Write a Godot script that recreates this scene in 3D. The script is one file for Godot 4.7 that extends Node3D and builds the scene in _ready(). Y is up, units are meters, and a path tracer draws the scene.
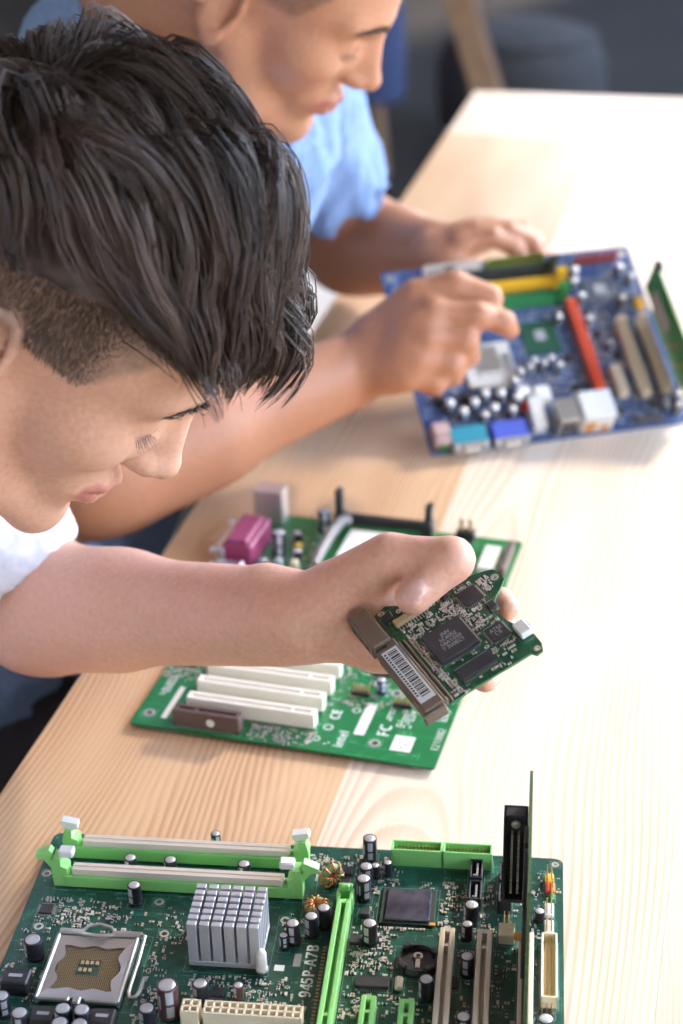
extends Node3D
# A bright workroom: two people lean over a long pine table and look at circuit boards.
# All lengths below are written in millimetres and turned into metres when a mesh or a node is made.
# Table top is y = 0, the floor lies 750 mm lower, x runs to the right of the table, -z along it.

const MM := 0.001
var mats := {}
var meshes := {}
var taken := {}
var rng := RandomNumberGenerator.new()


class Shape:
	# collects triangles with hard or soft normals; xf places what is added next
	var v := PackedVector3Array()
	var n := PackedVector3Array()
	var c := PackedColorArray()
	var t := PackedVector2Array()
	var xf := Transform3D()
	var col := Color(1, 1, 1)

	func put(p: Vector3, nn: Vector3, uv := Vector2.ZERO) -> void:
		v.append(xf * p)
		n.append((xf.basis * nn).normalized())
		c.append(col)
		t.append(uv)

	func tri(a: Vector3, b: Vector3, d: Vector3, out: Vector3) -> void:
		# flat triangle whose front looks towards out
		var nn := (d - a).cross(b - a)
		if nn.length_squared() < 1e-14:
			return
		nn = nn.normalized()
		if nn.dot(out) < 0.0:
			put(a, -nn); put(d, -nn); put(b, -nn)
		else:
			put(a, nn); put(b, nn); put(d, nn)

	func quad(a: Vector3, b: Vector3, d: Vector3, e: Vector3, out: Vector3) -> void:
		tri(a, b, d, out)
		tri(a, d, e, out)

	func soft(a: Vector3, b: Vector3, d: Vector3, na: Vector3, nb: Vector3, nd: Vector3) -> void:
		if (d - a).cross(b - a).dot(na + nb + nd) < 0.0:
			put(a, na); put(d, nd); put(b, nb)
		else:
			put(a, na); put(b, nb); put(d, nd)

	func box(o: Vector3, s: Vector3, bev := 0.0) -> void:
		# o is the centre of the bottom face
		var h := s * 0.5
		var m := o + Vector3(0, h.y, 0)
		if bev <= 0.0:
			for ax in 3:
				for sg in [-1.0, 1.0]:
					var nn := Vector3.ZERO
					nn[ax] = sg
					var p := Vector3.ZERO
					p[(ax + 1) % 3] = h[(ax + 1) % 3]
					var q := Vector3.ZERO
					q[(ax + 2) % 3] = h[(ax + 2) % 3]
					var f: Vector3 = m + nn * h[ax]
					quad(f - p - q, f + p - q, f + p + q, f - p + q, nn)
			return
		var k := Vector3(maxf(h.x - bev, 0), maxf(h.y - bev, 0), maxf(h.z - bev, 0))
		for ax in 3:
			var a1 := (ax + 1) % 3
			var a2 := (ax + 2) % 3
			for sg in [-1.0, 1.0]:
				var nn := Vector3.ZERO
				nn[ax] = sg
				var p := Vector3.ZERO
				p[a1] = k[a1]
				var q := Vector3.ZERO
				q[a2] = k[a2]
				var f: Vector3 = m + nn * h[ax]
				quad(f - p - q, f + p - q, f + p + q, f - p + q, nn)
			for s1 in [-1.0, 1.0]:
				for s2 in [-1.0, 1.0]:
					var e := Vector3.ZERO
					e[ax] = k[ax]
					var c1 := Vector3.ZERO
					c1[a1] = s1 * h[a1]
					c1[a2] = s2 * k[a2]
					var c2 := Vector3.ZERO
					c2[a1] = s1 * k[a1]
					c2[a2] = s2 * h[a2]
					quad(m + c1 - e, m + c1 + e, m + c2 + e, m + c2 - e, c1 + c2)
		for sx in [-1.0, 1.0]:
			for sy in [-1.0, 1.0]:
				for sz in [-1.0, 1.0]:
					var g := Vector3(sx, sy, sz)
					tri(m + g * Vector3(h.x, k.y, k.z), m + g * Vector3(k.x, h.y, k.z), m + g * Vector3(k.x, k.y, h.z), g)

	func lathe(o: Vector3, prof: Array, seg := 16, soften := false) -> void:
		# prof: [radius, height] pairs from the bottom up
		for i in prof.size() - 1:
			var r0: float = prof[i][0]
			var y0: float = prof[i][1]
			var r1: float = prof[i + 1][0]
			var y1: float = prof[i + 1][1]
			var sl := Vector2(y1 - y0, r0 - r1)
			if sl.length() < 1e-9:
				continue
			sl = sl.normalized()
			var sa := sl
			var sb := sl
			if soften:
				if i > 0:
					sa = (sl + Vector2(y0 - prof[i - 1][1], prof[i - 1][0] - r0).normalized()).normalized()
				if i + 2 < prof.size():
					sb = (sl + Vector2(prof[i + 2][1] - y1, r1 - prof[i + 2][0]).normalized()).normalized()
			for j in seg:
				var a := TAU * j / seg
				var b := TAU * (j + 1) / seg
				var da := Vector3(cos(a), 0, sin(a))
				var db := Vector3(cos(b), 0, sin(b))
				var p0 := o + da * r0 + Vector3(0, y0, 0)
				var p1 := o + db * r0 + Vector3(0, y0, 0)
				var p2 := o + db * r1 + Vector3(0, y1, 0)
				var p3 := o + da * r1 + Vector3(0, y1, 0)
				var na0 := da * sa.x + Vector3(0, sa.y, 0)
				var nb0 := db * sa.x + Vector3(0, sa.y, 0)
				var na1 := da * sb.x + Vector3(0, sb.y, 0)
				var nb1 := db * sb.x + Vector3(0, sb.y, 0)
				if r0 > 1e-6:
					soft(p0, p1, p2, na0, nb0, nb1)
				if r1 > 1e-6:
					soft(p0, p2, p3, na0, nb1, na1)

	func tube(pts: Array, rad: Array, seg := 6, caps := true) -> void:
		var m := pts.size()
		var prev := Vector3.ZERO
		var rings := []
		for i in m:
			var d: Vector3 = (pts[mini(i + 1, m - 1)] - pts[maxi(i - 1, 0)]).normalized()
			if prev == Vector3.ZERO:
				prev = d.cross(Vector3.UP if absf(d.y) < 0.9 else Vector3.RIGHT).normalized()
			prev = (prev - d * prev.dot(d)).normalized()
			var w := d.cross(prev)
			var ring := []
			for j in seg:
				var a := TAU * j / seg
				ring.append(prev * cos(a) + w * sin(a))
			rings.append(ring)
		for i in m - 1:
			for j in seg:
				var k := (j + 1) % seg
				var a: Vector3 = pts[i] + rings[i][j] * rad[i]
				var b: Vector3 = pts[i] + rings[i][k] * rad[i]
				var d: Vector3 = pts[i + 1] + rings[i + 1][k] * rad[i + 1]
				var e: Vector3 = pts[i + 1] + rings[i + 1][j] * rad[i + 1]
				soft(a, b, d, rings[i][j], rings[i][k], rings[i + 1][k])
				soft(a, d, e, rings[i][j], rings[i + 1][k], rings[i + 1][j])
		if caps:
			for j in range(1, seg - 1):
				tri(pts[0] + rings[0][0] * rad[0], pts[0] + rings[0][j] * rad[0], pts[0] + rings[0][j + 1] * rad[0], pts[0] - pts[1])
				tri(pts[m - 1] + rings[m - 1][0] * rad[m - 1], pts[m - 1] + rings[m - 1][j] * rad[m - 1], pts[m - 1] + rings[m - 1][j + 1] * rad[m - 1], pts[m - 1] - pts[m - 2])

	func prism(poly: PackedVector2Array, y0: float, y1: float, uv_w := 0.0, uv_h := 0.0) -> void:
		# poly in x,z; extruded from y0 to y1. With uv_w the top carries u = x / uv_w, v = z / uv_h
		var idx := Geometry2D.triangulate_polygon(poly)
		for i in range(0, idx.size(), 3):
			var a := poly[idx[i]]
			var b := poly[idx[i + 1]]
			var d := poly[idx[i + 2]]
			tri(Vector3(a.x, y0, a.y), Vector3(b.x, y0, b.y), Vector3(d.x, y0, d.y), Vector3.DOWN)
			var k := v.size()
			tri(Vector3(a.x, y1, a.y), Vector3(b.x, y1, b.y), Vector3(d.x, y1, d.y), Vector3.UP)
			if uv_w > 0.0:
				var inv := xf.affine_inverse()
				for q in range(k, v.size()):
					var p := inv * v[q]
					t[q] = Vector2(p.x / uv_w, p.z / uv_h)
		var turn := 0.0
		var m := poly.size()
		for i in m:
			turn += poly[i].cross(poly[(i + 1) % m])
		for i in m:
			var a := poly[i]
			var b := poly[(i + 1) % m]
			var o := Vector2(b.y - a.y, a.x - b.x) * signf(turn)
			quad(Vector3(a.x, y0, a.y), Vector3(b.x, y0, b.y), Vector3(b.x, y1, b.y), Vector3(a.x, y1, a.y), Vector3(o.x, 0, o.y))

	func mesh() -> ArrayMesh:
		var a := []
		a.resize(Mesh.ARRAY_MAX)
		var w := v.duplicate()
		for i in w.size():
			w[i] *= 0.001
		for i in range(0, w.size(), 3):
			# front faces run clockwise, also where a mirrored placing turned them round
			if (w[i + 2] - w[i]).cross(w[i + 1] - w[i]).dot(n[i] + n[i + 1] + n[i + 2]) < 0.0:
				var p := w[i + 1]; w[i + 1] = w[i + 2]; w[i + 2] = p
				var q := n[i + 1]; n[i + 1] = n[i + 2]; n[i + 2] = q
				var e := c[i + 1]; c[i + 1] = c[i + 2]; c[i + 2] = e
				var f := t[i + 1]; t[i + 1] = t[i + 2]; t[i + 2] = f
		a[Mesh.ARRAY_VERTEX] = w
		a[Mesh.ARRAY_NORMAL] = n
		a[Mesh.ARRAY_COLOR] = c
		a[Mesh.ARRAY_TEX_UV] = t
		var m := ArrayMesh.new()
		m.add_surface_from_arrays(Mesh.PRIMITIVE_TRIANGLES, a)
		return m


func lin(r: float, g: float, b: float) -> Color:
	# sRGB bytes to the linear values that vertex colours hold
	return Color(r / 255.0, g / 255.0, b / 255.0).srgb_to_linear()


func mat(key: String, r := 128.0, g := 128.0, b := 128.0, rough := 0.6, metal := 0.0) -> StandardMaterial3D:
	if not mats.has(key):
		var m := StandardMaterial3D.new()
		m.albedo_color = Color(r / 255.0, g / 255.0, b / 255.0)
		m.roughness = rough
		m.metallic = metal
		mats[key] = m
	return mats[key]


func tinted(key: String, rough := 0.6, metal := 0.0) -> StandardMaterial3D:
	# takes its colour from the vertices
	var m := mat(key, 255, 255, 255, rough, metal)
	m.vertex_color_use_as_albedo = true
	return m


func noisy(key: String, c0: Color, c1: Color, scale: float, rough := 0.6, freq := 0.02, metal := 0.0) -> StandardMaterial3D:
	# two tones mixed by noise, laid on by world position
	if not mats.has(key):
		var m := mat(key, 255, 255, 255, rough, metal)
		var nz := FastNoiseLite.new()
		nz.seed = key.hash() % 1000
		nz.frequency = freq
		nz.fractal_octaves = 4
		var tx := NoiseTexture2D.new()
		tx.width = 256
		tx.height = 256
		tx.seamless = true
		tx.noise = nz
		var gr := Gradient.new()
		gr.set_color(0, c0)
		gr.set_color(1, c1)
		tx.color_ramp = gr
		m.albedo_texture = tx
		m.uv1_triplanar = true
		m.uv1_scale = Vector3.ONE * scale
	return mats[key]


func numbered(called: String) -> String:
	if not taken.has(called):
		taken[called] = 0
		return called
	taken[called] += 1
	return "%s_%03d" % [called, taken[called]]


func thing(called: String, label: String, category: String, at := Vector3.ZERO, basis_ := Basis.IDENTITY, group := "") -> Node3D:
	var o := Node3D.new()
	o.name = numbered(called)
	add_child(o)
	o.transform = Transform3D(basis_, at * MM)
	o.set_meta("label", label)
	o.set_meta("category", category)
	if group:
		o.set_meta("group", group)
	return o


func part(parent: Node, called: String, what, m: Material, at := Vector3.ZERO, turn := 0.0, label := "") -> MeshInstance3D:
	var o := MeshInstance3D.new()
	o.name = called
	o.mesh = what.mesh() if what is Shape else what
	o.material_override = m
	parent.add_child(o, true)
	o.position = at * MM
	o.rotation.y = turn
	if label:
		o.set_meta("label", label)
	return o


func structure(called: String, what, m: Material) -> MeshInstance3D:
	var o := part(self, called, what, m)
	o.set_meta("kind", "structure")
	return o


func stuff(parent: Node, called: String, sh: Shape, m: Material, label := "") -> void:
	if sh.v.size() == 0:
		return
	var o := part(parent, called, sh, m)
	o.set_meta("kind", "stuff")
	if label:
		o.set_meta("label", label)


func cached(key: String, make: Callable) -> ArrayMesh:
	if not meshes.has(key):
		meshes[key] = make.call().mesh()
	return meshes[key]


func lettering(parent: Node, called: String, words: String, size_mm: float, m: Material, at: Vector3, turn: float, depth := 0.12, bold := true) -> MeshInstance3D:
	# flat letters lying on a board: reading direction along local +x after turn, face up
	var tm := TextMesh.new()
	var sf := SystemFont.new()
	sf.font_names = PackedStringArray(["Droid Sans"])
	sf.font_weight = 700 if bold else 400
	tm.font = sf
	tm.text = words
	tm.font_size = 32
	tm.pixel_size = size_mm * MM / 23.0
	tm.depth = depth * MM
	tm.curve_step = 3.0
	var o := MeshInstance3D.new()
	o.name = called
	o.mesh = tm
	o.material_override = m
	parent.add_child(o, true)
	o.transform = Transform3D(Basis(Vector3.UP, turn) * Basis(Vector3.RIGHT, -PI / 2), at * MM)
	return o


func _ready() -> void:
	rng.seed = 7
	# ---- camera, sky, sun, exposure
	var cam = Camera3D.new()
	cam.name = "camera"
	cam.position = Vector3(0, 653.5, 0) * MM
	cam.basis = Basis(Vector3.RIGHT, -0.4869) * Basis(Vector3.BACK, -0.0267)
	cam.fov = 33.52
	cam.near = 0.02
	cam.far = 60.0
	var lens = CameraAttributesPhysical.new()
	lens.frustum_focal_length = 39.84
	lens.frustum_focus_distance = 0.93
	lens.exposure_aperture = 3.6
	lens.frustum_near = 0.02
	lens.frustum_far = 60.0
	cam.attributes = lens
	add_child(cam)
	cam.current = true
	var env = Environment.new()
	env.background_mode = Environment.BG_SKY
	var sky = Sky.new()
	var sm = ProceduralSkyMaterial.new()
	sm.sky_top_color = Color(0.60, 0.70, 0.85)
	sm.sky_horizon_color = Color(0.93, 0.94, 0.95)
	sm.ground_bottom_color = Color(0.42, 0.40, 0.37)
	sm.ground_horizon_color = Color(0.75, 0.74, 0.72)
	sm.sky_energy_multiplier = 4.4
	sm.ground_energy_multiplier = 2.2
	sky.sky_material = sm
	env.sky = sky
	env.tonemap_mode = Environment.TONE_MAPPER_LINEAR
	env.tonemap_exposure = 0.50
	env.sdfgi_enabled = true
	env.ssao_enabled = true
	env.ssil_enabled = true
	var we = WorldEnvironment.new()
	we.name = "world_environment"
	we.environment = env
	add_child(we)
	var sun = DirectionalLight3D.new()
	sun.name = "sun"
	sun.light_color = Color(1.0, 0.95, 0.89)
	sun.light_energy = 6.5
	sun.light_angular_distance = 9.0
	sun.shadow_enabled = true
	sun.sky_mode = DirectionalLight3D.SKY_MODE_LIGHT_ONLY
	add_child(sun)
	sun.look_at_from_position(Vector3(1.1, 1.0, -1.2), Vector3.ZERO, Vector3.UP)
	build_room()
	build_table()
	build_board_a()
	build_board_m()
	build_board_b()
	build_drive_board()
	build_background()
	build_people()


func wall_box(sh: Shape, a: Vector3, b: Vector3) -> void:
	var s = b - a
	sh.box(Vector3((a.x + b.x) / 2, a.y, (a.z + b.z) / 2), s)


const X0 := -2600.0
const X1 := 2300.0
const Z0 := -8200.0
const Z1 := 1500.0
const Y0 := -750.0
const Y1 := 2500.0


func build_room() -> void:
	var plaster = noisy("plaster", Color(0.86, 0.845, 0.82), Color(0.90, 0.885, 0.865), 0.7, 0.9)
	var sh = Shape.new()
	wall_box(sh, Vector3(X0 - 200, Y0 - 120, Z0 - 200), Vector3(X1 + 200, Y0, Z1 + 200))
	structure("floor", sh, noisy("dark_floor", Color(0.145, 0.115, 0.09), Color(0.185, 0.15, 0.12), 0.5, 0.9))
	sh = Shape.new()
	wall_box(sh, Vector3(X0 - 200, Y1, Z0 - 200), Vector3(X1 + 200, Y1 + 150, Z1 + 200))
	structure("ceiling", sh, plaster)
	sh = Shape.new()
	wall_box(sh, Vector3(X0 - 200, Y0, Z0), Vector3(X0, Y1, Z1))
	structure("wall_left", sh, plaster)
	sh = Shape.new()
	wall_box(sh, Vector3(X0 - 200, Y0, Z1), Vector3(X1 + 200, Y1, Z1 + 200))
	structure("wall_front", sh, plaster)
	# right wall with three tall windows, back wall with two
	var sills = [[-5600.0, -2720.0], [-2700.0, 1350.0]]
	sh = Shape.new()
	var z = Z0 - 200
	for w in sills:
		wall_box(sh, Vector3(X1, Y0, z), Vector3(X1 + 200, Y1, w[0]))
		wall_box(sh, Vector3(X1, Y0, w[0]), Vector3(X1 + 200, -50, w[1]))
		wall_box(sh, Vector3(X1, 2300, w[0]), Vector3(X1 + 200, Y1, w[1]))
		z = w[1]
	wall_box(sh, Vector3(X1, Y0, z), Vector3(X1 + 200, Y1, Z1))
	structure("wall_right", sh, plaster)
	var num = 1
	for w in sills:
		window("window_%d" % num, Vector3(X1 + 90, -50, (w[0] + w[1]) / 2), w[1] - w[0], 2350, PI / 2)
		num += 1
	var outs = [[900.0, 2100.0]]
	sh = Shape.new()
	var x = X0 - 200
	for w in outs:
		wall_box(sh, Vector3(x, Y0, Z0 - 200), Vector3(w[0], Y1, Z0))
		wall_box(sh, Vector3(w[0], Y0, Z0 - 200), Vector3(w[1], -50, Z0))
		wall_box(sh, Vector3(w[0], 2300, Z0 - 200), Vector3(w[1], Y1, Z0))
		x = w[1]
	wall_box(sh, Vector3(x, Y0, Z0 - 200), Vector3(X1, Y1, Z0))
	structure("wall_back", sh, plaster)
	for w in outs:
		window("window_%d" % num, Vector3((w[0] + w[1]) / 2, -50, Z0 - 90), w[1] - w[0], 2350, 0.0)
		num += 1


func window(called: String, at: Vector3, width: float, height: float, turn: float) -> void:
	var o = Node3D.new()
	o.name = called
	add_child(o)
	o.position = at * MM
	o.rotation.y = turn
	o.set_meta("kind", "structure")
	var fr = mat("window_frame", 232, 230, 226, 0.4)
	var sh = Shape.new()
	var f = 55.0
	sh.box(Vector3(0, 0, 0), Vector3(width, f, 70), 3)
	sh.box(Vector3(0, height - f, 0), Vector3(width, f, 70), 3)
	for s in [-1.0, 1.0]:
		sh.box(Vector3(s * (width / 2 - f / 2), f, 0), Vector3(f, height - 2 * f, 70), 3)
	part(o, "window_frame", sh, fr)
	sh = Shape.new()
	sh.box(Vector3(0, f, 0), Vector3(40, height - 2 * f, 50), 3)
	part(o, "mullion", sh, fr)
	var g = mat("window_glass", 235, 242, 245, 0.02)
	g.transparency = BaseMaterial3D.TRANSPARENCY_ALPHA
	g.albedo_color.a = 0.06
	for s in [-1.0, 1.0]:
		sh = Shape.new()
		sh.box(Vector3(s * (width / 4), f, 0), Vector3(width / 2 - f - 22, height - 2 * f, 6))
		part(o, "pane", sh, g)


# ---------------------------------------------------------------- table
const TW := 830.0
const TL := 2560.0
const TA := 0.2494
var table_cuts := [0.0, 208.0, 416.0, 622.0, 830.0]


func wood_texture(wide: int, tall: int, mm_w: float, mm_l: float, seed_: int, crosswise: bool) -> ImageTexture:
	var nz = FastNoiseLite.new()
	nz.seed = seed_
	nz.frequency = 1.0
	nz.fractal_octaves = 2
	var fine = FastNoiseLite.new()
	fine.seed = seed_ + 5
	fine.frequency = 1.0
	fine.fractal_octaves = 3
	var by = PackedByteArray()
	by.resize(wide * tall * 3)
	var tone = [Vector3(211, 176, 137), Vector3(231, 212, 189), Vector3(229, 209, 185), Vector3(225, 203, 176)]
	var late = [Vector3(175, 132, 94), Vector3(208, 178, 149), Vector3(206, 176, 147), Vector3(200, 168, 136)]
	var per = [5.0, 4.5, 4.7, 4.4]
	var mid = [320.0, 268.0, 700.0, 690.0]
	for i in wide:
		var u = mm_w * (i + 0.5) / wide
		var k = 0
		if not crosswise:
			while k < 3 and u > table_cuts[k + 1]:
				k += 1
		else:
			k = 2
		var t0: Vector3 = tone[k]
		var t1: Vector3 = late[k]
		for j in tall:
			var w = mm_l * (j + 0.5) / tall
			var wob = nz.get_noise_2d(u * 0.006 + k * 31.0, w * 0.0011)
			var r: float
			if k == 1:
				# heart board: the rings meet in long arches
				var dd = 30.0 + 26.0 * nz.get_noise_2d(k * 9.0, w * 0.0016)
				r = sqrt((u - mid[k]) * (u - mid[k]) + dd * dd) + wob * 22.0
			else:
				r = absf(u - mid[k]) + wob * 30.0 + 1.6 * fine.get_noise_2d(u * 0.05, w * 0.006)
			var f = fposmod(r / per[k], 1.0)
			var line = smoothstep(0.25, 0.86, f) * (1.0 - smoothstep(0.90, 1.0, f))
			var fib = fine.get_noise_2d(u * 0.9, w * 0.012)
			var patch = nz.get_noise_2d(u * 0.012 + 77.0, w * 0.0024 + k * 13.0)
			var a = clampf(line * (0.52 + 0.6 * patch) + 0.22 * fib + 0.16 * patch + 0.08, 0.0, 1.0)
			var c = t0.lerp(t1, a)
			var p = (j * wide + i) * 3
			by[p] = int(clampf(c.x, 0, 255))
			by[p + 1] = int(clampf(c.y, 0, 255))
			by[p + 2] = int(clampf(c.z, 0, 255))
	return ImageTexture.create_from_image(Image.create_from_data(wide, tall, false, Image.FORMAT_RGB8, by))


func plank(parent: Node, u0: float, u1: float, v0: float, v1: float, m: Material, across := false) -> void:
	var sh = Shape.new()
	sh.box(Vector3((u0 + u1) / 2, -32, (v0 + v1) / 2), Vector3(u1 - u0 - 0.05, 32, v1 - v0 - 0.05), 0.25)
	for i in sh.v.size():
		var p = sh.v[i]
		sh.t[i] = Vector2(p.z / 400.0, p.x / TW) if across else Vector2(p.x / TW, p.z / TL)
	part(parent, "plank", sh, m)


func build_table() -> void:
	var o = thing("pine_table", "long pale pine table made of wide planks", "table", Vector3(221.4, 0, -2599.3), Basis(Vector3.UP, -TA))
	var m = mat("pine", 255, 255, 255, 0.42)
	m.albedo_texture = wood_texture(2048, 760, TW, TL, 3, false)
	var e = mat("pine_end", 255, 255, 255, 0.42)
	e.albedo_texture = wood_texture(400, 500, 400.0, TW, 9, true)
	for i in 4:
		plank(o, table_cuts[i], table_cuts[i + 1], 235, TL, m)
	plank(o, 0, TW, 0, 235, e, true)
	var lw = noisy("pine_leg", Color(0.76, 0.60, 0.42), Color(0.84, 0.70, 0.53), 4.0, 0.5)
	for p in [[90, 90], [TW - 90, 90], [90, TL - 90], [TW - 90, TL - 90]]:
		var sh = Shape.new()
		sh.box(Vector3(p[0], -750, p[1]), Vector3(70, 718, 70), 4)
		part(o, "leg", sh, lw)
	for p in [[TW / 2, 90, TW - 250, 26], [TW / 2, TL - 90, TW - 250, 26], [90, TL / 2, 26, TL - 250], [TW - 90, TL / 2, 26, TL - 250]]:
		var sh = Shape.new()
		sh.box(Vector3(p[0], -112, p[1]), Vector3(p[2], 80, p[3]), 2)
		part(o, "apron", sh, lw)


# ---------------------------------------------------------------- chairs and table far behind
func rod(a: Vector3, b: Vector3, r0: float, r1: float, seg := 10) -> Shape:
	var sh = Shape.new()
	sh.tube([a, b], [r0, r1], seg)
	return sh


func build_background() -> void:
	var oak = noisy("oak_leg", Color(0.55, 0.42, 0.31), Color(0.66, 0.52, 0.39), 5.0, 0.5)
	# a navy chair on wooden legs, its seat and one leg seen past the second person's nose
	var c = thing("side_chair", "navy upholstered chair on round wooden legs standing on the dark floor", "chair", Vector3(-20, -750, -4800), Basis(Vector3.UP, 0.1))
	shell_chair(c, mat("navy_cloth", 62, 72, 104, 0.9), oak, 215)
	c = thing("side_chair", "light grey upholstered chair beside the far end of the pine table", "chair", Vector3(-150, -750, -2560), Basis(Vector3.UP, 1.5))
	shell_chair(c, mat("pale_grey_cloth", 196, 196, 200, 0.9), oak)
	c = thing("pouf", "dark grey round pouf on the floor beside the slanted wooden table leg", "pouf", Vector3(560, -750, -5000))
	var pf := Shape.new()
	pf.lathe(Vector3.ZERO, [[0, 0], [200, 0], [235, 40], [250, 130], [246, 230], [215, 310], [140, 335], [0, 345]], 32, true)
	part(c, "cushion", pf, noisy("charcoal_cloth", Color(0.24, 0.23, 0.23), Color(0.34, 0.33, 0.32), 6.0, 0.95))
	pf = Shape.new()
	var ring := []
	for k in 25:
		ring.append(Vector3(cos(TAU * k / 24) * 218, 310, sin(TAU * k / 24) * 218))
	var rr := []
	rr.resize(25)
	rr.fill(7.0)
	pf.tube(ring, rr, 6, false)
	part(c, "piping", pf, mats["charcoal_cloth"])
	# a second table with splayed square legs
	var t = thing("work_table", "second wooden table with splayed square legs behind the pine table", "table", Vector3(825, -750, -3900), Basis(Vector3.UP, -0.1))
	var sh = Shape.new()
	sh.box(Vector3(0, 722, 0), Vector3(1300, 28, 420), 3)
	part(t, "table_top", sh, oak)
	for p in [[-1, -1], [-1, 1], [1, -1], [1, 1]]:
		var k = Shape.new()
		var a = Vector3(p[0] * 560, 724, p[1] * 50)
		var b = Vector3(p[0] * 330, 0, p[1] * 60)
		var w = 33.0
		for ax in 4:
			var d0 = Vector3([-1, 1, 1, -1][ax], 0, [-1, -1, 1, 1][ax]) * w
			var d1 = Vector3([-1, 1, 1, -1][(ax + 1) % 4], 0, [-1, -1, 1, 1][(ax + 1) % 4]) * w
			k.quad(a + d0, a + d1, b + d1 * 0.8, b + d0 * 0.8, d0 + d1)
		k.quad(b + Vector3(-w, 0, -w) * 0.8, b + Vector3(w, 0, -w) * 0.8, b + Vector3(w, 0, w) * 0.8, b + Vector3(-w, 0, w) * 0.8, Vector3.DOWN)
		part(t, "leg", k, oak)
	sh = Shape.new()
	sh.box(Vector3(0, 650, 0), Vector3(1000, 72, 26), 2)
	part(t, "apron", sh, oak)


func shell_chair(c: Node3D, cloth: Material, wood: Material, under := 400.0) -> void:
	var sh = Shape.new()
	var prof = PackedVector2Array()
	for i in 24:
		var a = TAU * i / 24
		prof.append(Vector2(signf(cos(a)) * pow(absf(cos(a)), 0.6) * 225, signf(sin(a)) * pow(absf(sin(a)), 0.6) * 215))
	sh.prism(prof, under, 458)
	part(c, "seat", sh, cloth)
	sh = Shape.new()
	# curved back
	for i in 16:
		for s in [0, 1]:
			var a0 = PI * (0.12 + 0.76 * i / 16)
			var a1 = PI * (0.12 + 0.76 * (i + 1) / 16)
			var r = 232.0 - 34.0 * s
			var p0 = Vector3(cos(a0) * r, 0, -sin(a0) * r)
			var p1 = Vector3(cos(a1) * r, 0, -sin(a1) * r)
			var h0 = 700 + 130 * sin(a0)
			var h1 = 700 + 130 * sin(a1)
			sh.quad(p0 + Vector3(0, 440, 0), p1 + Vector3(0, 440, 0), p1 + Vector3(0, h1 - 140, -40), p0 + Vector3(0, h0 - 140, -40), p0 * (1 - 2 * s))
			if s == 0:
				var q0 = p0 * (198.0 / 232.0)
				var q1 = p1 * (198.0 / 232.0)
				sh.quad(p0 + Vector3(0, h0 - 140, -40), p1 + Vector3(0, h1 - 140, -40), q1 + Vector3(0, h1 - 140, -40), q0 + Vector3(0, h0 - 140, -40), Vector3.UP)
	part(c, "backrest", sh, cloth)
	for p in [[-1, -1], [1, -1], [-1, 1], [1, 1]]:
		part(c, "leg", rod(Vector3(p[0] * 130, under + 2, p[1] * 130), Vector3(p[0] * 150, 0, p[1] * 150), 24, 17), wood)


# ---------------------------------------------------------------- pieces that sit on circuit boards
# bd: {node, occ: taken rectangles, w, h}; places are u (right) and v (towards the near edge) in mm

func mark(bd: Dictionary, u0: float, v0: float, u1: float, v1: float) -> void:
	bd.occ.append(Rect2(minf(u0, u1), minf(v0, v1), absf(u1 - u0), absf(v1 - v0)))


func capacitor(bd: Dictionary, u: float, v: float, r: float, h: float, sleeve := "black", face := 2.2) -> void:
	mark(bd, u - r, v - r, u + r, v + r)
	var body = cached("cap_%s_%s" % [r, h], func():
		var sh = Shape.new()
		sh.lathe(Vector3.ZERO, [[r * 0.86, 0], [r * 0.98, 0.5], [r, 1.0], [r, 1.8], [r * 0.93, 2.2], [r, 2.7], [r, h - 0.6], [r * 0.95, h - 0.1], [r * 0.84, h], [r * 0.80, h - 0.35]], 18)
		return sh)
	var top = cached("captop_%s_%s" % [r, h], func():
		var sh = Shape.new()
		sh.lathe(Vector3.ZERO, [[r * 0.82, h - 0.5], [r * 0.80, h - 0.12], [r * 0.3, h - 0.05], [0, h - 0.05]], 18, true)
		return sh)
	var band = cached("capband_%s_%s" % [r, h], func():
		var sh = Shape.new()
		for k in 3:
			var a0 = -0.36 + 0.24 * k
			var a1 = a0 + 0.24
			var p = Vector3(cos(a0), 0, sin(a0)) * (r + 0.06)
			var q = Vector3(cos(a1), 0, sin(a1)) * (r + 0.06)
			for seg in [[3.0, h * 0.48], [h * 0.56, h - 0.8]]:
				sh.quad(p + Vector3(0, seg[0], 0), q + Vector3(0, seg[0], 0), q + Vector3(0, seg[1], 0), p + Vector3(0, seg[1], 0), p + q)
		for k in 2:
			var a0 = 0.9 + 0.5 * k
			var p = Vector3(cos(a0), 0, sin(a0)) * (r + 0.06)
			var q = Vector3(cos(a0 + 0.28), 0, sin(a0 + 0.28)) * (r + 0.06)
			sh.quad(p + Vector3(0, h * 0.35, 0), q + Vector3(0, h * 0.35, 0), q + Vector3(0, h * 0.8, 0), p + Vector3(0, h * 0.8, 0), p + q)
		return sh)
	var tone = {"black": mat("cap_black", 34, 33, 40, 0.32), "brown": mat("cap_brown", 84, 56, 56, 0.35), "teal": mat("cap_teal", 28, 62, 66, 0.35), "navy": mat("cap_navy", 40, 58, 96, 0.35), "green": mat("cap_green", 40, 88, 66, 0.35)}
	var o = part(bd.node, "capacitor", body, tone[sleeve], Vector3(u, 0, v), -face)
	part(o, "metal_top", top, mat("aluminium", 200, 199, 199, 0.45, 0.6))
	part(o, "polarity_band", band, mat("cap_print", 182, 182, 188, 0.5))


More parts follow.
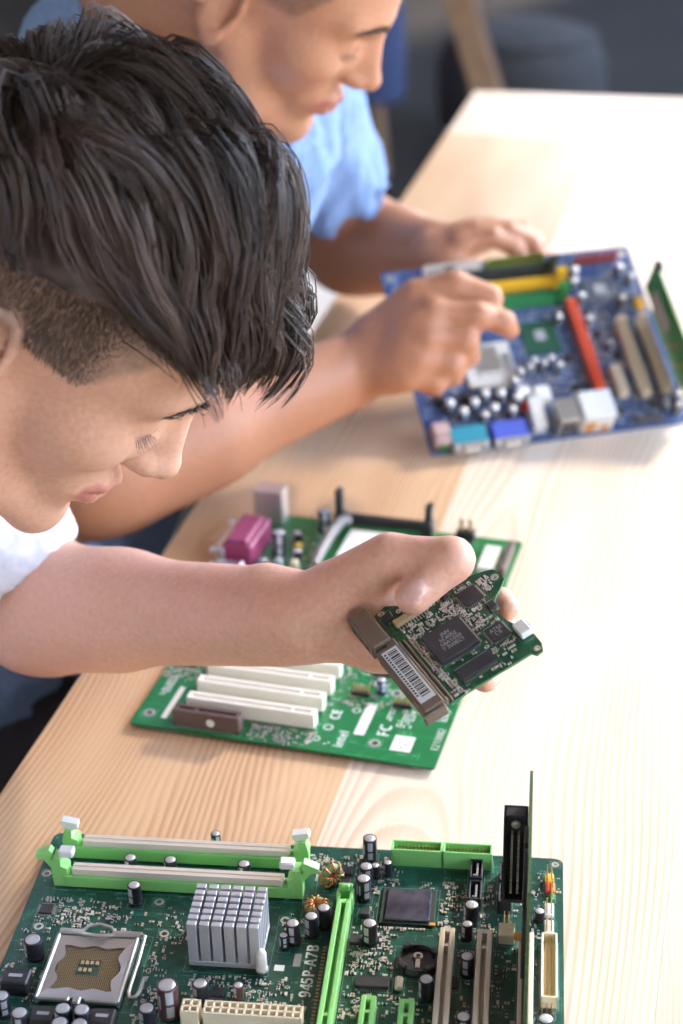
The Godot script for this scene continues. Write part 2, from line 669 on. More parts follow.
func coil(bd: Dictionary, u: float, v: float, r: float, thick: float, turns: int, core: Material, stand := false) -> void:
	mark(bd, u - r - thick, v - r - thick, u + r + thick, v + r + thick)
	var sh = Shape.new()
	var base = Transform3D(Basis(Vector3.RIGHT, PI / 2) if stand else Basis.IDENTITY, Vector3(0, r + thick if stand else thick + 0.6, 0))
	sh.xf = base
	var ring = []
	for k in 11:
		var a = TAU * k / 10
		ring.append([r + cos(a) * thick * 0.8, sin(a) * thick * 0.8])
	sh.lathe(Vector3.ZERO, ring, 22, true)
	var o = part(bd.node, "inductor", sh, core, Vector3(u, 0, v), 0.7)
	var w = Shape.new()
	w.xf = base
	for k in turns:
		var a = TAU * (k + 0.2) / turns * 0.94
		var d = Vector3(cos(a), 0, sin(a))
		var pts = []
		var rad = []
		for j in 13:
			var b = TAU * j / 12
			pts.append(d.rotated(Vector3.UP, 0.16 * (b / TAU - 0.5)) * (r + cos(b) * (thick + 0.15)) + Vector3(0, sin(b) * (thick + 0.15), 0))
			rad.append(0.55)
		w.tube(pts, rad, 6, false)
	part(o, "copper_wire", w, mat("copper", 206, 140, 88, 0.28, 0.85), Vector3.ZERO)


func chip(bd: Dictionary, called: String, u: float, v: float, w: float, d: float, h: float, leads := 0, four := false, tone := "chip_black") -> MeshInstance3D:
	mark(bd, u - w / 2 - 1, v - d / 2 - 1, u + w / 2 + 1, v + d / 2 + 1)
	var sh = Shape.new()
	sh.box(Vector3(0, 0.3, 0), Vector3(w, h, d), minf(0.35, h * 0.3))
	var o = part(bd.node, called, sh, mat(tone, 52, 52, 56, 0.5), Vector3(u, 0, v))
	if leads > 0:
		var q = Shape.new()
		for s in [-1.0, 1.0]:
			for k in leads:
				var x: float = -w / 2 + w * (k + 0.7) / (leads + 0.4)
				q.box(Vector3(x, 0.05, s * (d / 2 + 0.55)), Vector3(w / leads * 0.45, 0.55, 1.3))
			if four:
				for k in leads:
					var z: float = -d / 2 + d * (k + 0.7) / (leads + 0.4)
					q.box(Vector3(s * (w / 2 + 0.55), 0.05, z), Vector3(1.3, 0.55, d / leads * 0.45))
		part(o, "leads", q, mat("solder", 190, 188, 182, 0.35, 0.7))
	return o


func card_slot(bd: Dictionary, u: float, v0: float, v1: float, w: float, h: float, m: Material, key := 0.2, called := "expansion_slot", along_u := false) -> MeshInstance3D:
	# a long socket with an open groove; runs along v, or along u
	var sh = Shape.new()
	var len = v1 - v0
	var g = w * 0.30
	var y = 1.2
	for s in [-1.0, 1.0]:
		sh.box(Vector3(s * (w / 2 - (w - g) / 4), y, len / 2), Vector3((w - g) / 2, h - y, len), 0.45)
	sh.box(Vector3(0, y, len / 2), Vector3(g + 0.6, (h - y) * 0.45, len))
	for z in [1.6, len - 1.6]:
		sh.box(Vector3(0, y, z), Vector3(g + 0.5, (h - y) - 0.3, 3.2))
	if key > 0.0:
		sh.box(Vector3(0, y, len * key), Vector3(g + 0.5, (h - y) - 0.4, 2.2))
	var o: MeshInstance3D
	if along_u:
		o = part(bd.node, called, sh, m, Vector3(v0, 0, u), PI / 2)
		mark(bd, v0, u - w / 2, v1, u + w / 2)
	else:
		o = part(bd.node, called, sh, m, Vector3(u, 0, v0))
		mark(bd, u - w / 2, v0, u + w / 2, v1)
	var q = Shape.new()
	var k = int(len / 2.54)
	for i in k:
		for s in [-1.0, 1.0]:
			q.box(Vector3(s * (w / 2 - 0.4), 0, 2 + i * (len - 4) / k), Vector3(0.6, 1.3, 0.9))
	part(o, "solder_pins", q, mat("solder", 190, 188, 182, 0.35, 0.7))
	return o


func memory_slot(bd: Dictionary, v: float, u0: float, u1: float, green: Material, core: Material, cap: Material, open_left := false, open_right := false) -> void:
	mark(bd, u0 - 6, v - 6, u1 + 6, v + 6)
	var sh = Shape.new()
	var len = u1 - u0
	var mid = (u0 + u1) / 2
	for s in [-1.0, 1.0]:
		sh.box(Vector3(mid, 0.8, v + s * 3.9), Vector3(len, 7.6, 1.9), 0.35)
	sh.box(Vector3(mid, 0.8, v), Vector3(len, 5.4, 6.2))
	var o = part(bd.node, "memory_slot", sh, green)
	# contact strips either side of the groove
	var w = Shape.new()
	var d = Shape.new()
	for s in [-1.0, 1.0]:
		w.box(Vector3(mid, 3.0, v + s * 1.9), Vector3(len - 9, 8.6, 2.3), 0.2)
		w.box(Vector3(mid, 11.5, v + s * 2.8), Vector3(len - 9, 1.1, 0.5))
		w.box(Vector3(mid, 11.5, v + s * 1.0), Vector3(len - 9, 1.1, 0.5))
		# teeth between the open contact slits
		var k := 82
		for i in k:
			var x: float = u0 + 6 + (len - 12) * i / k
			w.box(Vector3(x, 11.5, v + s * 1.9), Vector3(0.7, 1.05, 1.4))
			d.box(Vector3(x, 8.2, v + s * 3.9), Vector3(0.75, 0.6, 1.2))
	w.box(Vector3(u0 + len * 0.46, 3.0, v), Vector3(1.6, 8.6, 3.0))
	part(o, "contact_strip", w, core)
	stuff(o, "ledge_teeth", d, green)
	for side in [-1.0, 1.0]:
		var e: float = u0 if side < 0 else u1
		var t = Shape.new()
		# stepped tower
		var poly = PackedVector2Array([Vector2(2, 0.8), Vector2(2, 13.5), Vector2(-1.4, 15.0), Vector2(-1.4, 20.5), Vector2(-5.5, 20.5), Vector2(-7.0, 13), Vector2(-6.5, 0.8)])
		t.xf = Transform3D(Basis(Vector3(-side, 0, 0), Vector3(0, 0, 1), Vector3(0, 1, 0)), Vector3(e, 0, v))
		t.prism(poly, -4.4, 4.4)
		part(o, "end_tower", t, green)
		var l = Shape.new()
		var opened: bool = open_left if side < 0 else open_right
		var lean = 0.62 if opened else 0.0
		l.xf = Transform3D(Basis(Vector3(-side, 0, 0), Vector3(0, 0, 1), Vector3(0, 1, 0)), Vector3(e, 0, v))
		var lp = PackedVector2Array()
		for p in [Vector2(-1.2, 9), Vector2(-1.2, 19), Vector2(2.4, 21.2), Vector2(2.4, 24.4), Vector2(-6.8, 26.2), Vector2(-7.8, 23), Vector2(-5.0, 21), Vector2(-5.0, 9)]:
			lp.append((p - Vector2(-4, 9)).rotated(lean) + Vector2(-4, 9))
		l.prism(lp, -2.7, 2.7)
		part(o, "latch", l, green if opened else cap)
		if opened:
			var wcap = Shape.new()
			wcap.box(Vector3(e - side * 2.0, 20.4, v), Vector3(8.5, 4.6, 7), 0.8)
			part(o, "latch_head", wcap, cap)


func pin_header(bd: Dictionary, u: float, v: float, cols: int, rows: int, base: Material, pin_h := 8.5, pitch := 2.54, called := "pin_header") -> void:
	var w = cols * pitch
	var d = rows * pitch
	mark(bd, u - w / 2, v - d / 2, u + w / 2, v + d / 2)
	var sh = Shape.new()
	sh.box(Vector3(0, 0, 0), Vector3(w, 2.5, d), 0.3)
	var o = part(bd.node, called, sh, base, Vector3(u, 0, v))
	var q = Shape.new()
	for i in cols:
		for j in rows:
			q.box(Vector3(-w / 2 + (i + 0.5) * pitch, 1, -d / 2 + (j + 0.5) * pitch), Vector3(0.64, pin_h, 0.64), 0.15)
	part(o, "pins", q, mat("gold_pin", 214, 180, 110, 0.3, 0.8))


func shroud(bd: Dictionary, called: String, u: float, v: float, w: float, d: float, h: float, m: Material, cols: int, rows: int, notch := true) -> void:
	# open box header with pins inside
	mark(bd, u - w / 2, v - d / 2, u + w / 2, v + d / 2)
	var sh = Shape.new()
	var t = 1.1
	sh.box(Vector3(0, 0.4, 0), Vector3(w, 2.4, d), 0.2)
	for s in [-1.0, 1.0]:
		sh.box(Vector3(s * (w / 2 - t / 2), 2.4, 0), Vector3(t, h - 2.4, d), 0.2)
		sh.box(Vector3(0, 2.4, s * (d / 2 - t / 2)), Vector3(w, h - 2.4, t), 0.2)
	var o = part(bd.node, called, sh, m, Vector3(u, 0, v))
	var q = Shape.new()
	for i in cols:
		for j in rows:
			q.box(Vector3((i + 0.5 - cols / 2.0) * (w - 4) / cols, 2, (j + 0.5 - rows / 2.0) * (d - 3.4) / rows), Vector3(0.7, h - 3.2, 0.7), 0.15)
	part(o, "pins", q, mat("gold_pin", 214, 180, 110, 0.3, 0.8))


func block_connector(bd: Dictionary, called: String, u: float, v: float, cols: int, rows: int, pitch: float, h: float, m: Material) -> void:
	# power connector: a solid block of square sockets
	var w = cols * pitch + 1.2
	var d = rows * pitch + 1.2
	mark(bd, u - w / 2, v - d / 2, u + w / 2, v + d / 2)
	var sh = Shape.new()
	sh.box(Vector3.ZERO, Vector3(w, h * 0.6, d), 0.3)
	for i in cols + 1:
		sh.box(Vector3(-w / 2 + 0.6 + i * pitch, h * 0.55, 0), Vector3(1.1, h * 0.45, d), 0.15)
	for j in rows + 1:
		sh.box(Vector3(0, h * 0.55, -d / 2 + 0.6 + j * pitch), Vector3(w, h * 0.45, 1.1), 0.15)
	part(bd.node, called, sh, m, Vector3(u, 0, v))


func ring_hole(bd: Dictionary, u: float, v: float, r := 3.6) -> void:
	mark(bd, u - r, v - r, u + r, v + r)
	var sh = Shape.new()
	sh.lathe(Vector3.ZERO, [[r, 0], [r, 0.18], [r * 0.55, 0.18], [r * 0.55, -1.6]], 20)
	part(bd.node, "screw_hole", sh, mat("tinned", 200, 198, 190, 0.4, 0.6), Vector3(u, 0, v))
	if not bd.has("holes"):
		bd.holes = []
	bd.holes.append([u, v, r * 0.56])


func drilled(outline: PackedVector2Array, holes: Array) -> Array:
	# the outline cut into strips through the holes' middles, each strip with its notches: together a board with open holes
	var cuts := [-1e4]
	for h in holes:
		cuts.append(h[0])
	cuts.sort()
	cuts.append(1e4)
	var out := []
	for i in cuts.size() - 1:
		if cuts[i + 1] - cuts[i] < 0.01:
			continue
		var todo := Geometry2D.intersect_polygons(outline, PackedVector2Array([Vector2(cuts[i], -1e4), Vector2(cuts[i + 1], -1e4), Vector2(cuts[i + 1], 1e4), Vector2(cuts[i], 1e4)]))
		for h in holes:
			if h[0] + h[2] < cuts[i] or h[0] - h[2] > cuts[i + 1]:
				continue
			var ring := PackedVector2Array()
			for k in 16:
				ring.append(Vector2(h[0] + cos(TAU * k / 16) * h[2], h[1] + sin(TAU * k / 16) * h[2]))
			var next := []
			for p in todo:
				next.append_array(Geometry2D.clip_polygons(p, ring))
			todo.assign(next)
		out.append_array(todo)
	return out


func smd_field(bd: Dictionary, zones: Array, called := "small_components") -> void:
	# resistors and little capacitors, far too many and too small to pick out one by one
	var sh = Shape.new()
	for z in zones:
		for i in int(z[4]):
			var u = rng.randf_range(z[0], z[2])
			var v = rng.randf_range(z[1], z[3])
			u = roundf(u / 1.6) * 1.6
			v = roundf(v / 1.5) * 1.5
			var along = rng.randf() < 0.55
			var lenn: float = [1.5, 1.9, 2.6][rng.randi() % 3]
			var wid = lenn * 0.52
			var hit = false
			var me = Rect2(u - lenn / 2, v - lenn / 2, lenn, lenn)
			for r in bd.occ + bd.get("clear", []):
				if r.intersects(me):
					hit = true
					break
			if hit:
				continue
			var hh = rng.randf_range(0.45, 0.95)
			var k = rng.randf()
			var b = Vector3(lenn * 0.56, hh, wid) if along else Vector3(wid, hh, lenn * 0.56)
			sh.col = lin(52, 48, 46) if k < 0.4 else (lin(168, 140, 108) if k < 0.8 else lin(205, 200, 190))
			sh.box(Vector3(u, 0, v), b)
			sh.col = lin(206, 204, 198)
			for s in [-1.0, 1.0]:
				var off = Vector3(s * lenn * 0.39, 0, 0) if along else Vector3(0, 0, s * lenn * 0.39)
				sh.box(Vector3(u, 0, v) + off, Vector3(lenn * 0.24, hh, wid) if along else Vector3(wid, hh, lenn * 0.24))
	stuff(bd.node, called, sh, tinted("smd", 0.5))


func pcb_texture(bd: Dictionary, ppm: float, base: Color, trace: Color, silk: Color, count: int, seed_: int, prints := 60) -> ImageTexture:
	var w = int(bd.w * ppm)
	var h = int(bd.h * ppm)
	var im = Image.create(w, h, false, Image.FORMAT_RGB8)
	im.fill(base)
	var g = RandomNumberGenerator.new()
	g.seed = seed_
	# copper pours: faint lighter and darker fields
	for i in 40:
		var c = base.lerp(trace, g.randf_range(0.0, 0.35))
		im.fill_rect(Rect2i(g.randi_range(0, w), g.randi_range(0, h), g.randi_range(int(8 * ppm), int(36 * ppm)), g.randi_range(int(6 * ppm), int(24 * ppm))), c)
	# bundles of tracks with 45 degree jogs
	for i in count:
		var x = g.randf_range(0, w)
		var y = g.randf_range(0, h)
		var n = g.randi_range(2, 9)
		var dir = g.randi_range(0, 3) * 2
		var step = ppm * 0.95
		var c = base.lerp(trace, g.randf_range(0.4, 1.0))
		var legs = []
		for k in 3:
			legs.append([dir, g.randi_range(int(4 * ppm), int(22 * ppm))])
			dir = (dir + [1, 7][g.randi() % 2]) % 8
		for q in n:
			var px = x + (q * step if legs[0][0] % 4 == 2 else 0.0)
			var py = y + (q * step if legs[0][0] % 4 == 0 else 0.0)
			for l in legs:
				var dx: int = [1, 1, 0, -1, -1, -1, 0, 1][l[0]]
				var dy: int = [0, 1, 1, 1, 0, -1, -1, -1][l[0]]
				for s in l[1]:
					px += dx
					py += dy
					if px >= 0 and py >= 0 and px < w and py < h:
						im.set_pixel(int(px), int(py), c)
			if px > 2 and py > 2 and px < w - 3 and py < h - 3:
				im.fill_rect(Rect2i(int(px) - 1, int(py) - 1, 2, 2), trace.lerp(silk, 0.35))
	# via dots
	for i in count * 6:
		im.fill_rect(Rect2i(g.randi_range(0, w - 2), g.randi_range(0, h - 2), 2 if ppm > 3 else 1, 2 if ppm > 3 else 1), base.lerp(trace.lerp(silk, 0.5), 0.8))
	# white print: outlines of the pieces, and little marks beside them
	for r in bd.occ:
		var a = Vector2i(int((r.position.x - 0.7) * ppm), int((r.position.y - 0.7) * ppm))
		var b = Vector2i(int((r.end.x + 0.7) * ppm), int((r.end.y + 0.7) * ppm))
		var sc = base.lerp(silk, 0.62)
		im.fill_rect(Rect2i(a.x, a.y, b.x - a.x, 1), sc)
		im.fill_rect(Rect2i(a.x, b.y, b.x - a.x + 1, 1), sc)
		im.fill_rect(Rect2i(a.x, a.y, 1, b.y - a.y), sc)
		im.fill_rect(Rect2i(b.x, a.y, 1, b.y - a.y), sc)
	for i in prints:
		var x = g.randi_range(4, w - 40)
		var y = g.randi_range(4, h - 12)
		var k = g.randi_range(2, 5)
		var tall = int(1.3 * ppm)
		var sc = base.lerp(silk, 0.7)
		for q in k:
			# tiny reference marks, drawn as short strokes
			var ox = x + int(q * 1.2 * ppm)
			im.fill_rect(Rect2i(ox, y, 1, tall), sc)
			if g.randf() < 0.6:
				im.fill_rect(Rect2i(ox, y + (tall - 1 if g.randf() < 0.5 else 0), int(0.7 * ppm), 1), sc)
			if g.randf() < 0.5:
				im.fill_rect(Rect2i(ox + int(0.7 * ppm), y, 1, tall), sc)
	return ImageTexture.create_from_image(im)


func rounded(w: float, h: float, r: float) -> PackedVector2Array:
	var p = PackedVector2Array()
	for c in [[w - r, h - r, 0.0], [r, h - r, PI / 2], [r, r, PI], [w - r, r, PI * 1.5]]:
		for k in 5:
			var a: float = c[2] + PI / 2 * k / 4
			p.append(Vector2(c[0] + cos(a) * r, c[1] + sin(a) * r))
	return p


func pcb(bd: Dictionary, outline: PackedVector2Array, tex: ImageTexture, key: String, edge: Color) -> void:
	var m = mat(key, 255, 255, 255, 0.36)
	m.albedo_texture = tex
	var sh = Shape.new()
	var pieces = drilled(outline, bd.get("holes", []))
	for p in pieces:
		sh.prism(p, -0.02, 0.0, bd.w, bd.h)
	part(bd.node, "board_face", sh, m)
	var q = Shape.new()
	for p in pieces:
		q.prism(p, -1.6, -0.03)
	var e = mat(key + "_core", 128, 128, 128, 0.5)
	e.albedo_color = edge
	part(bd.node, "board_core", q, e)
	# solder points underneath, on which the board stands
	if bd.has("stand"):
		var s = Shape.new()
		for p in bd.stand:
			s.lathe(Vector3(p[0], -bd.lift, p[1]), [[0.0, 0], [0.9, 0.4], [1.3, bd.lift - 1.6]], 6)
		part(bd.node, "solder_points", s, mat("solder", 190, 188, 182, 0.35, 0.7))


func paper(bd: Dictionary, called: String, u: float, v: float, w: float, d: float, turn := 0.0, y := 0.02, m: Material = null) -> MeshInstance3D:
	var sh = Shape.new()
	sh.box(Vector3.ZERO, Vector3(w, 0.14, d))
	return part(bd.node, called, sh, m if m else mat("label_white", 218, 218, 214, 0.55), Vector3(u, y, v), turn)


func sata_port(bd: Dictionary, u: float, v: float) -> void:
	var sh = Shape.new()
	for s in [-1.0, 1.0]:
		sh.box(Vector3(s * 3.1, 0, 0), Vector3(1.0, 9.0, 16.4), 0.25)
		sh.box(Vector3(0, 0, s * 7.6), Vector3(7.2, 9.0, 1.2), 0.25)
	sh.box(Vector3(0, 0, 0), Vector3(6.6, 3.0, 15.5))
	var o = part(bd.node, "sata_port", sh, mat("black_plastic", 40, 40, 42, 0.42), Vector3(u, 0, v))
	mark(bd, u - 4, v - 8.5, u + 4, v + 8.5)
	var q = Shape.new()
	q.box(Vector3(0.6, 2.5, 0), Vector3(1.3, 5.6, 11), 0.2)
	q.box(Vector3(-0.6, 2.5, 4.6), Vector3(2.4, 5.6, 1.2), 0.2)
	part(o, "contact_tongue", q, mat("grey_tongue", 150, 148, 142, 0.4))


# ---------------------------------------------------------------- board with processor socket and heat sink
func build_board_a() -> void:
	var o = thing("motherboard", "dark green motherboard with lime memory slots, processor socket and silver heat sink", "motherboard", Vector3(-178.5, 5, -820.4), Basis(Vector3.UP, -0.1221))
	var bd = {"node": o, "occ": [], "w": 305.0, "h": 244.0, "lift": 5.0, "stand": [], "clear": [Rect2(163, 80, 9, 48)]}
	for i in 9:
		for j in 7:
			bd.stand.append([14 + i * 34.5, 12 + j * 36.0])
	var lime = mat("lime_plastic", 140, 210, 122, 0.42)
	var cream = mat("cream_plastic", 226, 214, 200, 0.45)
	var white = mat("white_plastic", 228, 228, 222, 0.42)
	var black = mat("black_plastic", 40, 40, 42, 0.42)
	var ivory = mat("ivory_plastic", 230, 216, 186, 0.45)
	var steel = mat("steel", 205, 203, 200, 0.28, 0.9)
	memory_slot(bd, 18.5, 19, 151, lime, cream, white)
	memory_slot(bd, 44.0, 19, 151, lime, cream, white, true, true)
	build_socket(bd, steel, black)
	build_heatsink(bd, white)
	# capacitors
	for c in [[54.5, 32, 3.7, 11], [78.2, 32, 3.7, 11], [121.5, 32, 3.7, 11], [62.9, 59, 3.9, 14], [100, 5, 3.0, 10], [157, 83, 3.9, 14], [152.6, 88.5, 2.6, 10], [166.4, 76.5, 3.9, 14], [172.5, 69, 3.9, 14],
			[192.5, 9.5, 4.1, 16], [192.4, 31, 4.0, 13], [192.2, 44, 4.2, 15], [199, 79.5, 4.2, 14], [204, 23, 2.6, 10], [197, 25, 2.6, 9], [232.8, 120, 4.0, 14], [254, 60, 4.2, 14], [252.2, 72.5, 3.2, 11], [253.4, 100, 3.9, 13], [291.6, 54, 3.0, 7], [295.4, 138, 4.2, 9], [253.3, 142, 4, 11],
			[17, 106.5, 5.2, 13], [47, 157, 4.6, 14], [57, 157, 4.6, 14], [48, 167, 4.6, 14], [58.4, 167, 4.6, 14], [25, 161, 4.6, 13], [12, 150, 4.4, 13]]:
		capacitor(bd, c[0], c[1], c[2], c[3], "black", 1.9 + 0.9 * sin(c[0] * 3.0))
	capacitor(bd, 99.5, 143, 5.6, 21, "brown", 1.2)
	capacitor(bd, 114.7, 133, 4.4, 14)
	capacitor(bd, 134, 128.5, 2.8, 10, "brown")
	capacitor(bd, 90, 152, 4.4, 13)
	# black square chokes near the socket
	for c in [[14, 131, 15, 12], [36, 157, 13, 12], [67, 156, 13, 12]]:
		var sh = Shape.new()
		sh.box(Vector3.ZERO, Vector3(c[2], 9.5, c[3]), 1.0)
		var k = part(o, "choke", sh, black, Vector3(c[0], 0, c[1]))
		mark(bd, c[0] - c[2] / 2, c[1] - c[3] / 2, c[0] + c[2] / 2, c[1] + c[3] / 2)
		var q = Shape.new()
		q.box(Vector3(0, 9.48, 0), Vector3(c[2] * 0.5, 0.12, 2.2))
		part(k, "printed_mark", q, mat("choke_print", 170, 170, 172, 0.5))
	var ferrite = mat("ferrite", 142, 158, 118, 0.5)
	coil(bd, 172.6, 34, 4.6, 3.2, 9, ferrite, true)
	coil(bd, 166.5, 56.5, 4.4, 3.0, 10, mat("ferrite_tan", 178, 166, 110, 0.5))
	# power connector, slots, headers
	block_connector(bd, "power_connector", 112, 147, 2, 2, 4.2, 11.5, ivory)
	block_connector(bd, "power_connector", 144.8, 147, 12, 2, 4.2, 11.5, ivory)
	var x16 = card_slot(bd, 182.6, 58, 160, 8.0, 11.5, lime, 0.87, "graphics_slot")
	var sh = Shape.new()
	for s in [-1.0, 1.0]:
		sh.box(Vector3(s * 3.6, 0, -5), Vector3(2.2, 11, 10), 0.5)
	sh.box(Vector3(0, 0, -9), Vector3(8, 14.5, 2.4), 0.6)
	sh.box(Vector3(0, 0, -4), Vector3(6, 6, 8), 0.4)
	sh.box(Vector3(0, 11, -7.6), Vector3(5, 4.2, 3.4), 0.8)
	part(x16, "card_latch", sh, lime)
	card_slot(bd, 203.6, 131, 158, 8.0, 11, lime, 0.42, "short_slot")
	card_slot(bd, 223.6, 132, 159, 8.0, 11, lime, 0.42, "short_slot")
	var beige = mat("beige_plastic", 206, 192, 170, 0.48)
	for u in [241.6, 262.0, 284.5]:
		card_slot(bd, u, 76.5, 162, 8.2, 11.5, beige, 0.16, "expansion_slot")
	shroud(bd, "drive_connector", 220.2, 10, 29.5, 9.5, 12.5, lime, 12, 2)
	shroud(bd, "drive_connector", 249.6, 10, 28.5, 9.5, 12.5, lime, 11, 2)
	sata_port(bd, 255.2, 23)
	sata_port(bd, 255.2, 41.5)
	sata_port(bd, 272, 24)
	sata_port(bd, 272, 42.5)
	shroud(bd, "floppy_connector", 297, 97.5, 8.6, 49.5, 8.5, ivory, 2, 17)
	pin_header(bd, 297, 20, 2, 3, mat("yellow_plastic", 226, 186, 70, 0.45))
	pin_header(bd, 296, 28, 1, 3, mat("red_plastic", 196, 62, 48, 0.45), 6)
	pin_header(bd, 299, 28, 1, 3, mat("orange_plastic", 226, 130, 50, 0.45), 6)
	pin_header(bd, 298.6, 36, 1, 2, mat("green_plastic", 60, 140, 76, 0.45), 6)
	pin_header(bd, 297, 47, 2, 4, white, 6)
	pin_header(bd, 297, 61, 2, 4, cream, 6)
	pin_header(bd, 296, 127, 3, 2, black, 7)
	sh = Shape.new()
	sh.box(Vector3.ZERO, Vector3(9, 6.5, 7), 0.5)
	sh.box(Vector3(0, 0, -3.2), Vector3(9, 9.5, 1.2), 0.3)
	part(o, "fan_header", sh, ivory, Vector3(273.8, 0, 72))
	mark(bd, 269, 67, 279, 76)
	pin_header(bd, 273.5, 61, 2, 2, black, 9)
	# chips
	var die = chip(bd, "bridge_chip", 218, 50, 31, 30, 1.2, 0, false, "bridge_green")
	mat("bridge_green").albedo_color = Color(0.16, 0.23, 0.19)
	sh = Shape.new()
	sh.box(Vector3(0, 1.4, 0), Vector3(25.5, 1.6, 26), 0.7)
	part(die, "metal_lid", sh, noisy("lid_metal", Color(0.33, 0.33, 0.38), Color(0.56, 0.56, 0.63), 22.0, 0.26, 0.01, 0.8))
	sh = Shape.new()
	sh.box(Vector3(14.4, 1.4, 14.0), Vector3(3.4, 0.5, 2.6), 0.2)
	part(die, "corner_mark", sh, mat("orange_mark", 214, 150, 60, 0.5))
	chip(bd, "controller_chip", 203.3, 112, 18, 7.5, 2.2, 14)
	chip(bd, "controller_chip", 13.5, 68.6, 8, 8, 1.2, 8, true)
	chip(bd, "transistor", 191.2, 80, 6.5, 6.5, 2.2, 2)
	chip(bd, "transistor", 194.3, 59, 5.5, 6, 4.0, 2)
	chip(bd, "transistor", 180, 23, 6.5, 6, 2.2, 2)
	chip(bd, "transistor", 180, 33, 6.5, 6, 2.2, 2)
	chip(bd, "transistor", 181, 43, 6.5, 6, 2.2, 2)
	chip(bd, "controller_chip", 246, 108, 5, 9, 1.6, 6)
	chip(bd, "controller_chip", 122, 126, 7, 6, 1.8, 5)
	sh = Shape.new()
	sh.box(Vector3(0, 0.2, 0), Vector3(4.4, 3.4, 10.5), 1.3)
	part(o, "crystal", sh, mat("crystal_can", 210, 204, 190, 0.3, 0.8), Vector3(217.6, 0, 112))
	mark(bd, 215, 106, 220, 118)
	# battery holder without its cell
	sh = Shape.new()
	sh.lathe(Vector3.ZERO, [[11.4, 0], [11.8, 0.6], [11.8, 2.4], [10.6, 5.0], [9.7, 5.0], [9.4, 2.2], [0.0, 2.0]], 32)
	for a in [0.5, 2.2, 3.9, 5.4]:
		sh.xf = Transform3D(Basis(Vector3.UP, a), Vector3.ZERO)
		sh.box(Vector3(10.4, 0, 0), Vector3(3.4, 6.4, 5.2), 0.6)
	sh.xf = Transform3D()
	var bh = part(o, "battery_holder", sh, mat("holder_black", 46, 46, 48, 0.4), Vector3(226.5, 0, 94.5))
	mark(bd, 214, 82, 239, 107)
	sh = Shape.new()
	sh.box(Vector3(0, 2.0, 1.5), Vector3(2.6, 1.2, 9), 0.3)
	sh.lathe(Vector3(0, 2, -3.4), [[2.6, 0], [2.6, 1.2], [1.2, 1.2], [1.2, 0]], 14)
	part(bh, "contact_spring", sh, steel)
	for p in [[5, 37.5], [12.4, 82.3], [84.2, 82.4], [76, 56.6], [300.5, 5.5], [150, 66]]:
		ring_hole(bd, p[0], p[1], 2.8 if p[0] < 290 else 2.2)
	var text = mat("print_white", 205, 212, 206, 0.6)
	lettering(o, "printed_name", "945P-A7B", 6.6, text, Vector3(168.4, 0.08, 104.5), PI / 2)
	paper(bd, "barcode_label", 161, 97, 4, 10, 0.0, 0.02, mat("grey_label", 128, 130, 126, 0.6))
	paper(bd, "round_label", 152, 103.8, 5.5, 4.5)
	for p in [[174.8, 88, 174.8, 150]]:
		var q = Shape.new()
		for i in 26:
			q.box(Vector3(p[0], 0, 86 + i * 2.7), Vector3(1.9, 0.6, 1.0))
		stuff(o, "row_resistors", q, mat("smd_tan", 170, 142, 108, 0.5))
	smd_field(bd, [[8, 58, 40, 86, 130], [30, 60, 62, 90, 60], [60, 60, 100, 90, 40], [104, 112, 170, 136, 190], [150, 62, 182, 84, 40], [158, 8, 212, 30, 150], [186, 66, 214, 108, 170], [196, 26, 244, 70, 150], [236, 26, 268, 74, 120], [262, 28, 292, 74, 60], [186, 116, 240, 140, 120], [244, 80, 258, 140, 50], [266, 80, 292, 140, 60], [288, 12, 303, 70, 50], [76, 90, 92, 140, 50], [3, 86, 27, 140, 70], [80, 126, 104, 152, 70]])
	var tex = pcb_texture(bd, 4.0, Color(0.065, 0.265, 0.215), Color(0.18, 0.47, 0.38), Color(0.80, 0.86, 0.82), 300, 11, 420)
	pcb(bd, rounded(305, 244, 5), tex, "pcb_dark_green", Color(0.20, 0.36, 0.26))
	build_card()


